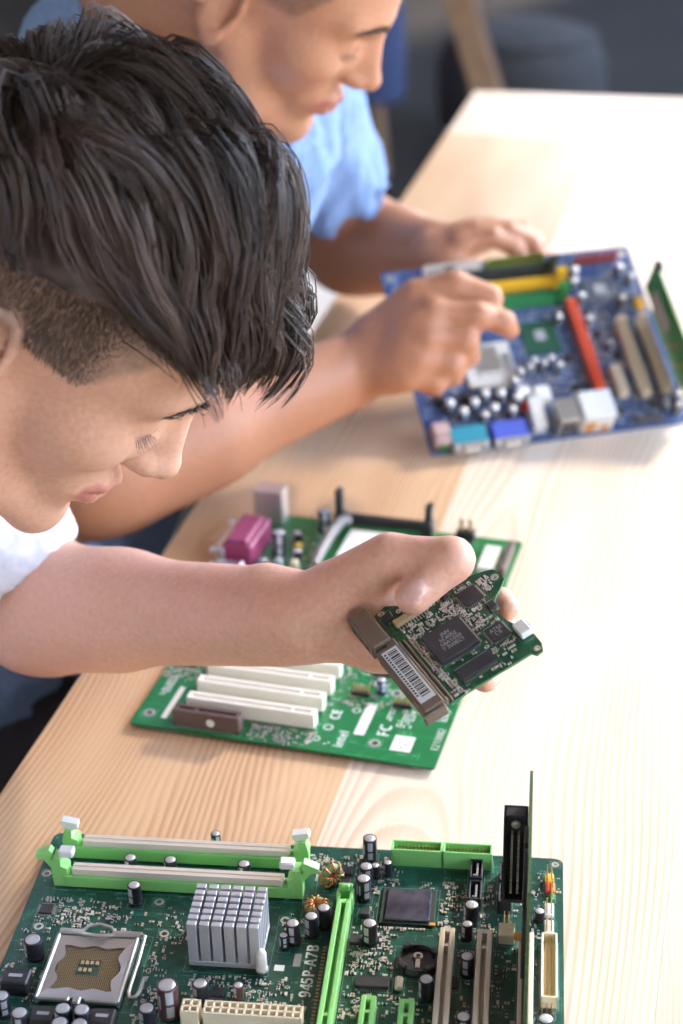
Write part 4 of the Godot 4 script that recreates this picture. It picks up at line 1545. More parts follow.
func build_drive_board() -> void:
	var f = drive_frame()
	var o = thing("drive_circuit_board", "small green circuit board with brown barcode connector held between thumb and fingers", "circuit board", f.origin, f.basis)
	var bd = {"node": o, "occ": [], "w": 80.0, "h": 96.0}
	var black = mat("chip_black", 52, 52, 56, 0.5)
	var big = chip(bd, "main_chip", 0, 0, 23.5, 23.5, 2.6, 38, true)
	var ink = mat("chip_ink", 172, 172, 170, 0.6)
	var rows = ["JMV", "SC4052", "5BA1030", "7 3V0EC1"]
	for i in 4:
		lettering(big, "printed_name", rows[i], 2.0, ink, Vector3(0, 2.94, -5.2 + i * 3.3), 0.0, 0.05, false)
	var dot = Shape.new()
	dot.lathe(Vector3.ZERO, [[0.9, 0.02], [0.6, -0.2], [0, -0.2]], 12)
	part(big, "pin_mark", dot, mat("chip_dimple", 70, 70, 74, 0.35), Vector3(-8.8, 3.0, 8.8))
	chip(bd, "memory_chip", 1.5, 24, 21, 9, 1.4, 22)
	var c2 = chip(bd, "flash_chip", 22.4, 12, 10.5, 10.5, 1.5, 9, true)
	for i in 2:
		lettering(c2, "printed_name", ["ATM", "C8"][i], 2.6, ink, Vector3(0, 1.84, -1.4 + i * 3.2), 0.0, 0.05, false)
	chip(bd, "motor_chip", 24.5, -20, 11.5, 11.5, 1.5, 9, true)
	chip(bd, "small_chip", 30, -6, 5, 6, 1.4, 4)
	chip(bd, "small_chip", 14, -30, 4, 4, 1.4, 3)
	chip(bd, "small_chip", -18, -38, 5, 5, 2.6, 2)
	# flat cable connector under the thumb
	var sh = Shape.new()
	sh.box(Vector3(-7.5, 0.2, -30.5), Vector3(21, 3.2, 4.6), 0.4)
	var zc = part(o, "cable_connector", sh, mat("tan_plastic", 172, 150, 112, 0.45))
	mark(bd, -19, -34, 4, -27)
	sh = Shape.new()
	for i in 11:
		sh.box(Vector3(-16.5 + i * 1.8, 0.05, -26.8), Vector3(0.7, 0.5, 3.4))
	part(zc, "leads", sh, mat("solder"))
	# brown drive connector along the left edge with its barcode label
	var brown = mat("taupe_plastic", 112, 96, 80, 0.5)
	sh = Shape.new()
	sh.box(Vector3(-30.5, -4.2, -35.5), Vector3(10.5, 10.0, 29), 0.6)
	sh.box(Vector3(-26, -4.2, -19), Vector3(6, 7.0, 8), 0.6)
	var cn = part(o, "drive_connector", sh, brown)
	sh = Shape.new()
	sh.box(Vector3(-29.5, -4.2, 8.5), Vector3(12.0, 8.6, 53), 0.7)
	sh.box(Vector3(-22.8, -0.5, 8.5), Vector3(2.2, 3.4, 53), 0.4)
	sh.box(Vector3(-19.6, -0.5, 8.5), Vector3(1.6, 2.4, 53), 0.4)
	sh.box(Vector3(-30.8, -4.2, 36.0), Vector3(13.6, 7.4, 2.8), 0.8)
	part(cn, "pin_shell", sh, brown)
	mark(bd, -36, -51, -18, 37)
	sh = Shape.new()
	for i in 4:
		sh.box(Vector3(-36.4, -3.6, -48 + i * 8.2), Vector3(1.6, 8.6, 2.2), 0.2)
	for y in [-4.0, 4.2]:
		sh.box(Vector3(-36.4, y, -35.6), Vector3(1.6, 1.4, 27), 0.2)
	part(cn, "jumper_frame", sh, brown)
	sh = Shape.new()
	for i in 21:
		sh.box(Vector3(-35.9, -3.6, -16 + i * 2.5), Vector3(1.0, 7.4, 1.2))
	for y in [-4.0, -0.6, 2.9]:
		sh.box(Vector3(-35.9, y, 8.5), Vector3(1.0, 1.1, 52))
	part(cn, "pin_grid", sh, brown)
	sh = Shape.new()
	sh.box(Vector3(-29.6, 4.38, 7), Vector3(9.2, 0.14, 44), 0.0)
	var lb = part(cn, "barcode_label", sh, mat("label_white", 218, 218, 214, 0.55))
	sh = Shape.new()
	var z = -13.2
	var k = 0
	while z < 26.0:
		var w: float = [0.5, 0.9, 0.5, 1.3, 0.7, 0.5, 1.0][k % 7]
		sh.box(Vector3(-28.9, 4.5, z + w / 2), Vector3(5.4, 0.08, w))
		z += w + [0.7, 0.5, 1.0, 0.6, 0.9][k % 5]
		k += 1
	for i in 18:
		sh.box(Vector3(-33.0, 4.5, -12.5 + i * 2.1), Vector3(1.3, 0.08, 1.2))
	part(lb, "barcode", sh, mat("ink_black", 36, 36, 38, 0.7))
	# white cable socket at the right edge, small blue plug below
	sh = Shape.new()
	sh.box(Vector3(33, 0, 21), Vector3(6.5, 4.6, 9.5), 0.5)
	sh.box(Vector3(36.8, 0.6, 21), Vector3(2, 3, 7.5), 0.3)
	part(o, "white_socket", sh, mat("white_plastic"))
	mark(bd, 29, 15, 38, 27)
	for p in [[-19.5, -44.5, 2.0], [42, -23, 2.4], [32.5, 35.5, 2.0], [-20.5, 32, 2.2]]:
		ring_hole(bd, p[0], p[1], p[2])
	# rows of resistors beside the connector
	sh = Shape.new()
	for r in [[-15.6, -16, 26], [-14.6, 12, 16]]:
		for i in int(r[2] / 1.5):
			sh.col = lin(170, 142, 108)
			sh.box(Vector3(r[0], 0, r[1] + i * 1.5), Vector3(1.3, 0.6, 0.8))
			sh.col = lin(210, 208, 200)
			sh.box(Vector3(r[0] - 1.0, 0, r[1] + i * 1.5), Vector3(0.7, 0.6, 0.8))
			sh.box(Vector3(r[0] + 1.0, 0, r[1] + i * 1.5), Vector3(0.7, 0.6, 0.8))
	stuff(o, "resistor_rows", sh, tinted("smd", 0.5))
	smd_field(bd, [[-20, -40, 12, -14, 200], [10, -31, 30, -9, 200], [30, -27, 40, -18, 50], [13, -12, 28, 24, 90], [-16, -14, -12, 34, 50], [-12, 13, 24, 34, 80]])
	var out = PackedVector2Array([Vector2(-23, -46), Vector2(-15, -48), Vector2(-8, -42), Vector2(4, -40), Vector2(20, -36), Vector2(34, -33), Vector2(40, -31), Vector2(44, -29), Vector2(46, -24), Vector2(45, -18), Vector2(40, -14), Vector2(36, -11.5), Vector2(32.6, -8), Vector2(30.4, -3), Vector2(30, 2), Vector2(30.4, 7), Vector2(32, 12), Vector2(34.6, 16), Vector2(36.6, 27), Vector2(36.2, 34), Vector2(34, 38.5), Vector2(30, 39), Vector2(28.5, 36), Vector2(10, 35.5), Vector2(-10, 35), Vector2(-20, 35.5), Vector2(-24.5, 34)])
	var moved = {"node": o, "occ": [], "w": 80.0, "h": 96.0}
	for r in bd.occ:
		moved.occ.append(Rect2(r.position + Vector2(32, 50), r.size))
	var tex = pcb_texture(moved, 8.0, Color(0.10, 0.30, 0.19), Color(0.20, 0.46, 0.30), Color(0.84, 0.88, 0.82), 90, 41, 60)
	var m = mat("pcb_drive", 255, 255, 255, 0.36)
	m.albedo_texture = tex
	sh = Shape.new()
	var pieces = drilled(out, bd.get("holes", []))
	for p in pieces:
		sh.prism(p, -0.02, 0.0)
	for i in sh.v.size():
		sh.t[i] = Vector2((sh.v[i].x + 32.0) / 80.0, (sh.v[i].z + 50.0) / 96.0)
	part(o, "board_face", sh, m)
	sh = Shape.new()
	for p in pieces:
		sh.prism(p, -1.5, -0.03)
	part(o, "board_core", sh, mat("drive_core", 62, 112, 70, 0.5))




# ---------------------------------------------------------------- smooth bodies: distance fields meshed as surface nets
class Field:
	var kind := PackedInt32Array()      # 0 tapered capsule, 1 ellipsoid
	var cut := PackedInt32Array()       # 1 carves away
	var pa := PackedVector3Array()
	var pb := PackedVector3Array()      # second joint, or the ellipsoid's radii
	var ra := PackedFloat32Array()
	var rb := PackedFloat32Array()
	var kk := PackedFloat32Array()
	var rot: Array[Basis] = []
	var fold: FastNoiseLite
	var fold_amp := 0.0
	var fold_scale := Vector3.ONE

	func cone(a: Vector3, b: Vector3, r0: float, r1: float, k := 12.0, carve := false) -> void:
		kind.append(0); cut.append(1 if carve else 0)
		pa.append(a); pb.append(b); ra.append(r0); rb.append(r1); kk.append(k); rot.append(Basis.IDENTITY)

	func ball(a: Vector3, radii: Vector3, k := 12.0, carve := false, turn := Basis.IDENTITY) -> void:
		kind.append(1); cut.append(1 if carve else 0)
		pa.append(a); pb.append(radii); ra.append(0.0); rb.append(0.0); kk.append(k); rot.append(turn.inverse())

	func chain(pts: Array, rad: Array, k := 8.0) -> void:
		for i in pts.size() - 1:
			cone(pts[i], pts[i + 1], rad[i], rad[i + 1], k)

	func one(i: int, p: Vector3) -> float:
		if kind[i] == 0:
			var a := pa[i]
			var ba := pb[i] - a
			var w := p - a
			var t := clampf(w.dot(ba) / maxf(ba.length_squared(), 1e-6), 0.0, 1.0)
			return (w - ba * t).length() - lerpf(ra[i], rb[i], t)
		var q: Vector3 = rot[i] * (p - pa[i])
		var r := pb[i]
		var k0 := (q / r).length()
		var k1 := (q / (r * r)).length()
		if k1 < 1e-9:
			return -minf(r.x, minf(r.y, r.z))
		return k0 * (k0 - 1.0) / k1

	func at(p: Vector3, ids: PackedInt32Array) -> float:
		var d := 1e6
		for i in ids:
			var e := one(i, p)
			var k := kk[i]
			if cut[i] == 0:
				var h := maxf(k - absf(d - e), 0.0) / k
				d = minf(d, e) - h * h * k * 0.25
			else:
				e = -e
				var h := maxf(k - absf(d - e), 0.0) / k
				d = maxf(d, e) + h * h * k * 0.25
		if fold_amp > 0.0 and d < 30.0:
			var f := p * fold_scale
			d += fold_amp * fold.get_noise_3d(f.x, f.y, f.z)
		return d

	func near_ids(c: Vector3, from: PackedInt32Array, reach: float) -> PackedInt32Array:
		# the pieces that can matter within reach of c
		var raw := PackedFloat32Array()
		var near := 1e6
		for i in from:
			var e := one(i, c)
			raw.append(e)
			if cut[i] == 0:
				near = minf(near, e)
		var ids := PackedInt32Array()
		for j in from.size():
			var i := from[j]
			if raw[j] < (maxf(near, 0.0) if cut[i] == 0 else 0.0) + 2.2 * reach + kk[i]:
				ids.append(i)
		return ids

	func build(sh, lo: Vector3, hi: Vector3, cell: float, paint = null, keep = null) -> void:
		const B := 4
		const S := 4
		var dim := Vector3i(((hi - lo) / cell).ceil())
		var ns := Vector3i(dim.x / (B * S) + 1, dim.y / (B * S) + 1, dim.z / (B * S) + 1)
		var nx := ns.x * S * B + 1
		var ny := ns.y * S * B + 1
		var nz := ns.z * S * B + 1
		var val := PackedFloat32Array()
		val.resize(nx * ny * nz)
		val.fill(1e3)
		var all := PackedInt32Array()
		for i in kind.size():
			all.append(i)
		var big := cell * (B * S + 1) * 0.87
		var hd := cell * (B + 1) * 0.87
		var active := []
		for wz in ns.z:
			for wy in ns.y:
				for wx in ns.x:
					var first := Vector3i(wx, wy, wz) * S
					var c := lo + (Vector3(first) + Vector3.ONE * 0.5 * S) * (B * cell)
					var d := at(c, all)
					if absf(d) > big * 1.5 + fold_amp:
						if d < 0.0:
							for z in range(first.z * B, (first.z + S) * B):
								for y in range(first.y * B, (first.y + S) * B):
									var row := (z * ny + y) * nx
									for x in range(first.x * B, (first.x + S) * B):
										val[row + x] = -1e3
						continue
					var some := near_ids(c, all, big)
					for k in S * S * S:
						var blk := first + Vector3i(k % S, (k / S) % S, k / (S * S))
						c = lo + (Vector3(blk) + Vector3.ONE * 0.5) * (B * cell)
						d = at(c, some)
						if absf(d) > hd * 1.5 + fold_amp:
							if d < 0.0:
								for z in B:
									for y in B:
										for x in B:
											val[((blk.z * B + z) * ny + blk.y * B + y) * nx + blk.x * B + x] = -1e3
							continue
						var ids := near_ids(c, some, hd)
						active.append(blk)
						for z in B:
							for y in B:
								var row := ((blk.z * B + z) * ny + blk.y * B + y) * nx + blk.x * B
								for x in B:
									val[row + x] = at(lo + Vector3(blk.x * B + x, blk.y * B + y, blk.z * B + z) * cell, ids)
		var at_cell := {}
		var sx := 1
		var sy := nx
		var sz := nx * ny
		var vert := PackedVector3Array()
		var norm := PackedVector3Array()
		var cols := PackedColorArray()
		var off := [0, sx, sy, sx + sy, sz, sx + sz, sy + sz, sx + sy + sz]
		var edges := [[0, 1], [0, 2], [0, 4], [1, 3], [1, 5], [2, 3], [2, 6], [3, 7], [4, 5], [4, 6], [5, 7], [6, 7]]
		for blk in active:
			for z in B:
				for y in B:
					for x in B:
						var i0: int = ((blk.z * B + z) * ny + blk.y * B + y) * nx + blk.x * B + x
						var neg := 0
						for o in off:
							if val[i0 + o] < 0.0:
								neg += 1
						if neg == 0 or neg == 8:
							continue
						var sum := Vector3.ZERO
						var cnt := 0
						for e in edges:
							var a := val[i0 + off[e[0]]]
							var b := val[i0 + off[e[1]]]
							if (a < 0.0) != (b < 0.0):
								var t := a / (a - b)
								var ca := Vector3(e[0] & 1, (e[0] >> 1) & 1, e[0] >> 2)
								var cb := Vector3(e[1] & 1, (e[1] >> 1) & 1, e[1] >> 2)
								sum += ca.lerp(cb, t)
								cnt += 1
						var p := lo + (Vector3(blk.x * B + x, blk.y * B + y, blk.z * B + z) + sum / cnt) * cell
						var n := Vector3.ZERO
						for o in 8:
							var w := val[i0 + off[o]]
							if absf(w) > 500.0:
								w = signf(w) * cell
							n += Vector3((o & 1) * 2 - 1, ((o >> 1) & 1) * 2 - 1, (o >> 2) * 2 - 1) * w
						at_cell[i0] = vert.size()
						vert.append(p)
						norm.append(n.normalized())
						cols.append(paint.call(p, n.normalized()) if paint != null else Color.WHITE)
		var ss := PackedInt32Array([sx, sy, sz, sx, sy])
		for i0: int in at_cell:
			for ax in 3:
				var s := ss[ax]
				var u := ss[ax + 1]
				var v := ss[ax + 2]
				var a := val[i0]
				var b := val[i0 + s]
				if (a < 0.0) == (b < 0.0):
					continue
				if not (at_cell.has(i0 - u) and at_cell.has(i0 - v) and at_cell.has(i0 - u - v)):
					continue
				var q := [at_cell[i0], at_cell[i0 - u], at_cell[i0 - u - v], at_cell[i0 - v]]
				if keep != null:
					var mid: Vector3 = (vert[q[0]] + vert[q[2]]) * 0.5
					if not keep.call(mid):
						continue
				for t in ([0, 1, 2, 0, 2, 3] if a > 0.0 else [0, 2, 1, 0, 3, 2]):
					var w: int = q[t]
					sh.col = cols[w]
					sh.put(vert[w], norm[w])


# ---------------------------------------------------------------- people
func head_field(male_jaw := 1.0) -> Field:
	# x forward, y up, z to the person's right; the origin lies between the ears
	var f := Field.new()
	f.ball(Vector3(0, 46, 0), Vector3(93, 82, 73), 4)
	f.ball(Vector3(46, 44, 0), Vector3(50, 50, 62), 20)
	f.ball(Vector3(-30, 16, 0), Vector3(58, 52, 60), 20)
	f.ball(Vector3(54, -14, 0), Vector3(38, 54, 53), 24)
	f.cone(Vector3(-12, -10, 0), Vector3(-58, -122, 0), 52, 57, 26)
	f.ball(Vector3(77, -50, 0), Vector3(20, 27, 30), 16)
	f.ball(Vector3(82, -84, 0), Vector3(13, 12, 17), 14)
	for s in [-1.0, 1.0]:
		f.ball(Vector3(62, -8, 42 * s), Vector3(24, 19, 18), 18)
		f.cone(Vector3(6, -26, 52 * s), Vector3(38, -70, 41 * s), 16, 14 * male_jaw, 20)
		f.cone(Vector3(38, -70, 41 * s), Vector3(78, -85, 11 * s), 14 * male_jaw, 13, 18)
		f.cone(Vector3(92, 32, 8 * s), Vector3(78, 35, 45 * s), 8, 7, 14)
		f.ball(Vector3(97, 14, 32 * s), Vector3(10, 7, 12), 12, true)
		f.ball(Vector3(77, 13, 31 * s), Vector3(13, 12.5, 14.5), 5)
	for s in [-1.0, 1.0]:
		f.ball(Vector3(84, 9, 18 * s), Vector3(7, 9, 7), 8)
		f.ball(Vector3(87, -8, 18 * s), Vector3(10, 15, 10), 12)
	f.cone(Vector3(87, 27, 0), Vector3(90, 2, 0), 10, 13, 10)
	f.cone(Vector3(90, 14, 0), Vector3(101.5, -14, 0), 9, 11.5, 8)
	f.cone(Vector3(93, 25, 0), Vector3(113, -13, 0), 6.2, 7.2, 8)
	f.ball(Vector3(113.5, -16.5, 0), Vector3(9, 8, 8.6), 7)
	for s in [-1.0, 1.0]:
		f.ball(Vector3(102, -20, 10.5 * s), Vector3(9.5, 6, 5), 7)
		f.ball(Vector3(105, -27.5, 6 * s), Vector3(5, 4, 3), 3, true)
		f.ball(Vector3(96, -22, 22 * s), Vector3(6, 7, 3), 6, true)
		# lids: a fine groove where the lashes grow
		f.cone(Vector3(91, 7, 22 * s), Vector3(84, 7.5, 44 * s), 0.5, 0.4, 2.0, true)
		# lips
		f.chain([Vector3(100.5, -43.5, 0), Vector3(97, -44.5, 12 * s), Vector3(87, -48, 25 * s)], [4.4, 3.8, 1.6], 6)
		f.chain([Vector3(99, -54.5, 0), Vector3(95.5, -54.5, 12 * s), Vector3(87, -51, 24 * s)], [5.0, 4.2, 1.6], 6)
		f.cone(Vector3(105, -49.3, 0), Vector3(101, -49.5, 13 * s), 0.7, 0.7, 2.4, true)
		f.cone(Vector3(101, -49.5, 13 * s), Vector3(90, -50, 26 * s), 0.8, 0.8, 2.4, true)
	f.ball(Vector3(100, -67, 0), Vector3(7, 5, 15), 8, true)
	for s in [-1.0, 1.0]:
		# ears
		f.ball(Vector3(-8, 2, 73 * s), Vector3(16, 30, 5), 6, false, Basis(Vector3.UP, 0.42 * s))
		var rim := []
		var rr := []
		for k in 10:
			var a := -0.9 + 4.3 * k / 9.0
			rim.append(Vector3(-8 - 1 + 16 * cos(a), 4 + 28 * sin(a), (76 + 4.0 * (1.0 - cos(a)) * 0.9) * s))
			rr.append(3.0)
		f.chain(rim, rr, 3)
		f.ball(Vector3(-3, -25, 75 * s), Vector3(8, 9, 4.5), 5)
		f.ball(Vector3(-3, 0, 82 * s), Vector3(8, 14, 7), 3, true)
	return f


func near_polyline(p: Vector3, pts: Array) -> float:
	var d := 1e6
	for i in pts.size() - 1:
		var a: Vector3 = pts[i]
		var ba: Vector3 = pts[i + 1] - a
		var t := clampf((p - a).dot(ba) / ba.length_squared(), 0, 1)
		d = minf(d, (p - a - ba * t).length())
	return d


func shaved(p: Vector3) -> float:
	# how much of the scalp's clipped hair is at this spot of the head
	var limit := 20.0 + maxf(0.0, p.x - 40.0) * 1.7
	if p.x < -22.0:
		limit = 20.0 + (p.x + 22.0) * 1.1
	var side := smoothstep(34.0, 50.0, absf(p.z)) if p.x > -20.0 else 1.0
	return smoothstep(-6.0, 7.0, p.y - limit) * side


const C_HEAD := Vector3(3, 48, 0)
const R_HEAD := Vector3(95, 84, 75)


func on_scalp(d: Vector3) -> Vector3:
	return d / (d / R_HEAD).length()


func hair_floor(p: Vector3) -> float:
	# long hair hangs no lower than this
	if p.x > 62.0:
		return lerpf(62.0, 57.0, clampf((p.x - 62.0) / 30.0, 0, 1))
	if p.x > 0.0:
		return lerpf(74.0, 64.0, p.x / 62.0)
	return maxf(74.0 + p.x * 0.8, 0.0)


func grow_hair(sh: Shape, g: RandomNumberGenerator, clumps: int, per: int, tall: float, c0: Color, c1: Color, raise := 0.0) -> void:
	var nz := FastNoiseLite.new()
	nz.seed = 4
	nz.frequency = 0.012
	var whorl := on_scalp(Vector3(-0.66, 0.72, 0.16))
	for c in clumps:
		var d := Vector3(g.randfn(), g.randfn(), g.randfn()).normalized()
		if d.z < -0.5:
			continue
		var root := on_scalp(d)
		var local := C_HEAD + root
		if local.y < hair_floor(local) + 2.0 or (local.x > 80.0 and local.y < 88.0) or local.x > 90.0:
			continue
		var layer := pow(g.randf(), 0.75)
		var front := clampf(root.x / 85.0, -1.0, 1.0)
		var lenn := g.randf_range(70, 118) * (0.9 + 0.15 * front)
		var steps := 12
		var guide := []
		var nor := []
		var p := root
		var bend := g.randf_range(-0.35, 0.35)
		var stop := g.randf_range(1.0, 10.0) + raise
		var rough := 1.0 + 1.1 * nz.get_noise_3d(root.x * 1.6 + 500.0, root.y * 1.6, root.z * 1.6)
		var top := (3.0 + layer * tall * rough) * (1.0 - 0.12 * front)
		var curl := g.randf_range(-0.5, 0.5)
		for s in steps + 1:
			var t := float(s) / steps
			var n := (p / (R_HEAD * R_HEAD)).normalized()
			var lift := top * smoothstep(0.0, 0.3, t + 0.08) * (1.0 - 0.5 * t * t)
			var q := C_HEAD + p + n * lift
			if q.y < hair_floor(q) + stop and s > 2:
				break
			guide.append(q)
			nor.append(n)
			var flow := (p - whorl).normalized() * 0.6 + Vector3(0.75, 0, 0.34) + Vector3(0, -0.3, 0) * smoothstep(20, 80, p.x)
			flow += Vector3(0, nz.get_noise_3d(p.x, p.y, p.z) * 1.0, nz.get_noise_3d(p.x + 300, p.y, p.z) * 1.0)
			flow = flow - n * flow.dot(n)
			flow = flow.normalized().rotated(n, bend * (1.0 - t) + curl * t * t + 0.7 * nz.get_noise_3d(p.x * 2.0, p.y * 2.0, p.z * 2.0 + 90.0))
			p = on_scalp((p + flow * lenn / steps).normalized())
		var m := guide.size()
		if m < 4:
			continue
		var tone := g.randf()
		var spread := g.randf_range(2.6, 5.4)
		for k in per:
			var off := Vector3(g.randfn(), g.randfn(), g.randfn()) * spread
			var wav := g.randf_range(-1.0, 1.0)
			var pts := []
			var rad := []
			var cutoff := m - (g.randi() % 3 if m > 6 else 0)
			var gone := 0.70 if g.randf() < 0.85 else 0.1
			for s in cutoff:
				var t := float(s) / (m - 1)
				var o: Vector3 = off - nor[s] * off.dot(nor[s]) * 0.6
				pts.append(guide[s] + o * (1.0 - gone * t) + nor[s] * wav * sin(t * 6.0 + k) * 1.0)
				rad.append(lerpf(0.46, 0.10, t * t))
			sh.col = c0.lerp(c1, clampf(tone * 0.6 + g.randf() * 0.4, 0, 1))
			sh.tube(pts, rad, 3, false)


func strands(sh: Shape, g: RandomNumberGenerator, a: Vector3, b: Vector3, dir0: Vector3, dir1: Vector3, n: int, lenn: float, r: float, jitter: float, curl := Vector3.ZERO) -> void:
	for i in n:
		var t := (i + g.randf()) / n
		var p := a.lerp(b, t) + Vector3(g.randfn(), g.randfn(), g.randfn()) * jitter
		var d := dir0.lerp(dir1, t).normalized()
		var l := lenn * g.randf_range(0.7, 1.15)
		sh.tube([p, p + d * l * 0.5 + curl * 0.25, p + d * l + curl], [r, r * 0.8, r * 0.2], 3, false)


func skin_mat(key: String, tex_seed: int) -> StandardMaterial3D:
	var m := tinted(key, 0.52)
	var nz := FastNoiseLite.new()
	nz.seed = tex_seed
	nz.frequency = 0.05
	nz.fractal_octaves = 4
	var tx := NoiseTexture2D.new()
	tx.width = 256
	tx.height = 256
	tx.seamless = true
	tx.noise = nz
	var gr := Gradient.new()
	gr.set_color(0, Color(0.90, 0.87, 0.86))
	gr.set_color(1, Color(1, 1, 1))
	tx.color_ramp = gr
	m.albedo_texture = tx
	m.uv1_triplanar = true
	m.uv1_scale = Vector3.ONE * 16.0
	m.subsurf_scatter_enabled = true
	m.subsurf_scatter_strength = 0.12
	return m


func paint_head(skin: Color, lip: Color, clip: Color, clip_amount: float, beard: float) -> Callable:
	var nz := FastNoiseLite.new()
	nz.seed = 21
	nz.frequency = 0.25
	var lips_up := [Vector3(90, -47.5, -23), Vector3(98, -44.5, -11), Vector3(101.5, -44.5, 0), Vector3(98, -44.5, 11), Vector3(90, -47.5, 23)]
	var lips_low := [Vector3(90, -51, -22), Vector3(97, -54, -11), Vector3(100.5, -54.5, 0), Vector3(97, -54, 11), Vector3(90, -51, 22)]
	return func(p: Vector3, _n: Vector3) -> Color:
		var c := skin
		var fleck := nz.get_noise_3d(p.x, p.y, p.z)
		if p.x > 80.0 and p.y < -34.0 and p.y > -66.0:
			var d := minf(near_polyline(p, lips_up), near_polyline(p, lips_low))
			c = c.lerp(lip, 1.0 - smoothstep(3.2, 6.6, d))
		if beard > 0.0 and p.y < 0.0 and p.x > 5.0:
			var j := smoothstep(0.0, 30.0, -p.y - 18.0) * (0.6 + 0.4 * fleck)
			if absf(p.z) < 16.0 and p.y > -42.0:
				j = smoothstep(-24.0, -32.0, p.y) * 0.6
			c = c.lerp(skin * 0.55, beard * clampf(j, 0, 1))
		if clip_amount > 0.0 and p.y > -60.0:
			c = c.lerp(clip, clip_amount * clampf(shaved(p) * (0.80 + 0.5 * fleck), 0, 1))
		return c


func add_hand(f: Field, w: Vector3, mcp: Array, fingers: Array, thumb: Array, scale := 1.0, web := 3.5) -> void:
	# w wrist; mcp four knuckles; fingers: three joints after each knuckle; thumb: cmc, mcp, ip, tip
	for i in 4:
		f.cone(w.lerp(mcp[i], 0.12), mcp[i], 16.0 * scale, 11.0 * scale, 12)
	for i in 3:
		f.cone(mcp[i].lerp(w, 0.25), mcp[i + 1].lerp(w, 0.25), 12.0 * scale, 12.0 * scale, 12)
	for i in 4:
		var z: float = [1.0, 1.05, 1.0, 0.86][i] * scale
		f.chain([mcp[i], fingers[i][0], fingers[i][1], fingers[i][2]], [10.4 * z, 9.2 * z, 8.2 * z, 7.0 * z], web)
	f.cone(w.lerp(thumb[0], 0.5), thumb[0], 17 * scale, 15.5 * scale, 12)
	f.cone(thumb[0], thumb[1], 15.5 * scale, 12.2 * scale, 12)
	f.cone(thumb[1], thumb[2], 13.2 * scale, 12.6 * scale, 6)
	f.cone(thumb[2], thumb[3], 12.8 * scale, 10.6 * scale, 5)
	f.cone(thumb[0].lerp(thumb[1], 0.55), mcp[0].lerp(w, 0.2), 9 * scale, 9 * scale, 16)


func hem(f: Field, at: Vector3, dir: Vector3, wide: float, deep: float) -> void:
	# trims cloth with a shallow bowl so that its edge is clean
	var d := dir.normalized()
	var a := d.cross(Vector3.UP if absf(d.y) < 0.9 else Vector3.RIGHT).normalized()
	f.ball(at + d * deep, Vector3(wide, deep, wide), 3, true, Basis(a, d, a.cross(d)))


func torso(f: Field, neck: Vector3, sl: Vector3, sr: Vector3, hip: Vector3, grow: float) -> void:
	var ax := (sr - sl).normalized()
	var mid := (sl + sr) * 0.5
	f.cone(neck, mid.lerp(neck, 0.3), 56 + grow, 70 + grow, 40)
	f.cone(sl.lerp(sr, 0.10), sl.lerp(sr, 0.90), 58 + grow, 58 + grow, 40)
	for s in [-1.0, 1.0]:
		f.cone(mid + ax * 88 * s + Vector3(0, -40, 0), mid.lerp(hip, 0.55) + ax * 72 * s, 92 + grow, 88 + grow, 40)
		f.cone(mid.lerp(hip, 0.55) + ax * 72 * s, hip + ax * 80 * s, 88 + grow, 100 + grow, 40)


func build_people() -> void:
	build_person_one()
	build_person_two()


func stool(label: String, at: Vector3) -> void:
	var o := thing("stool", label, "stool", at)
	var oak: Material = mats["oak_leg"]
	var sh := Shape.new()
	sh.lathe(Vector3(0, 350, 0), [[0, 0], [165, 0], [172, 8], [172, 26], [162, 34], [0, 30]], 28)
	part(o, "seat", sh, oak)
	for k in 4:
		var a := PI / 4 + PI / 2 * k
		part(o, "leg", rod(Vector3(cos(a) * 105, 352, sin(a) * 105), Vector3(cos(a) * 165, 0, sin(a) * 165), 17, 13), oak)


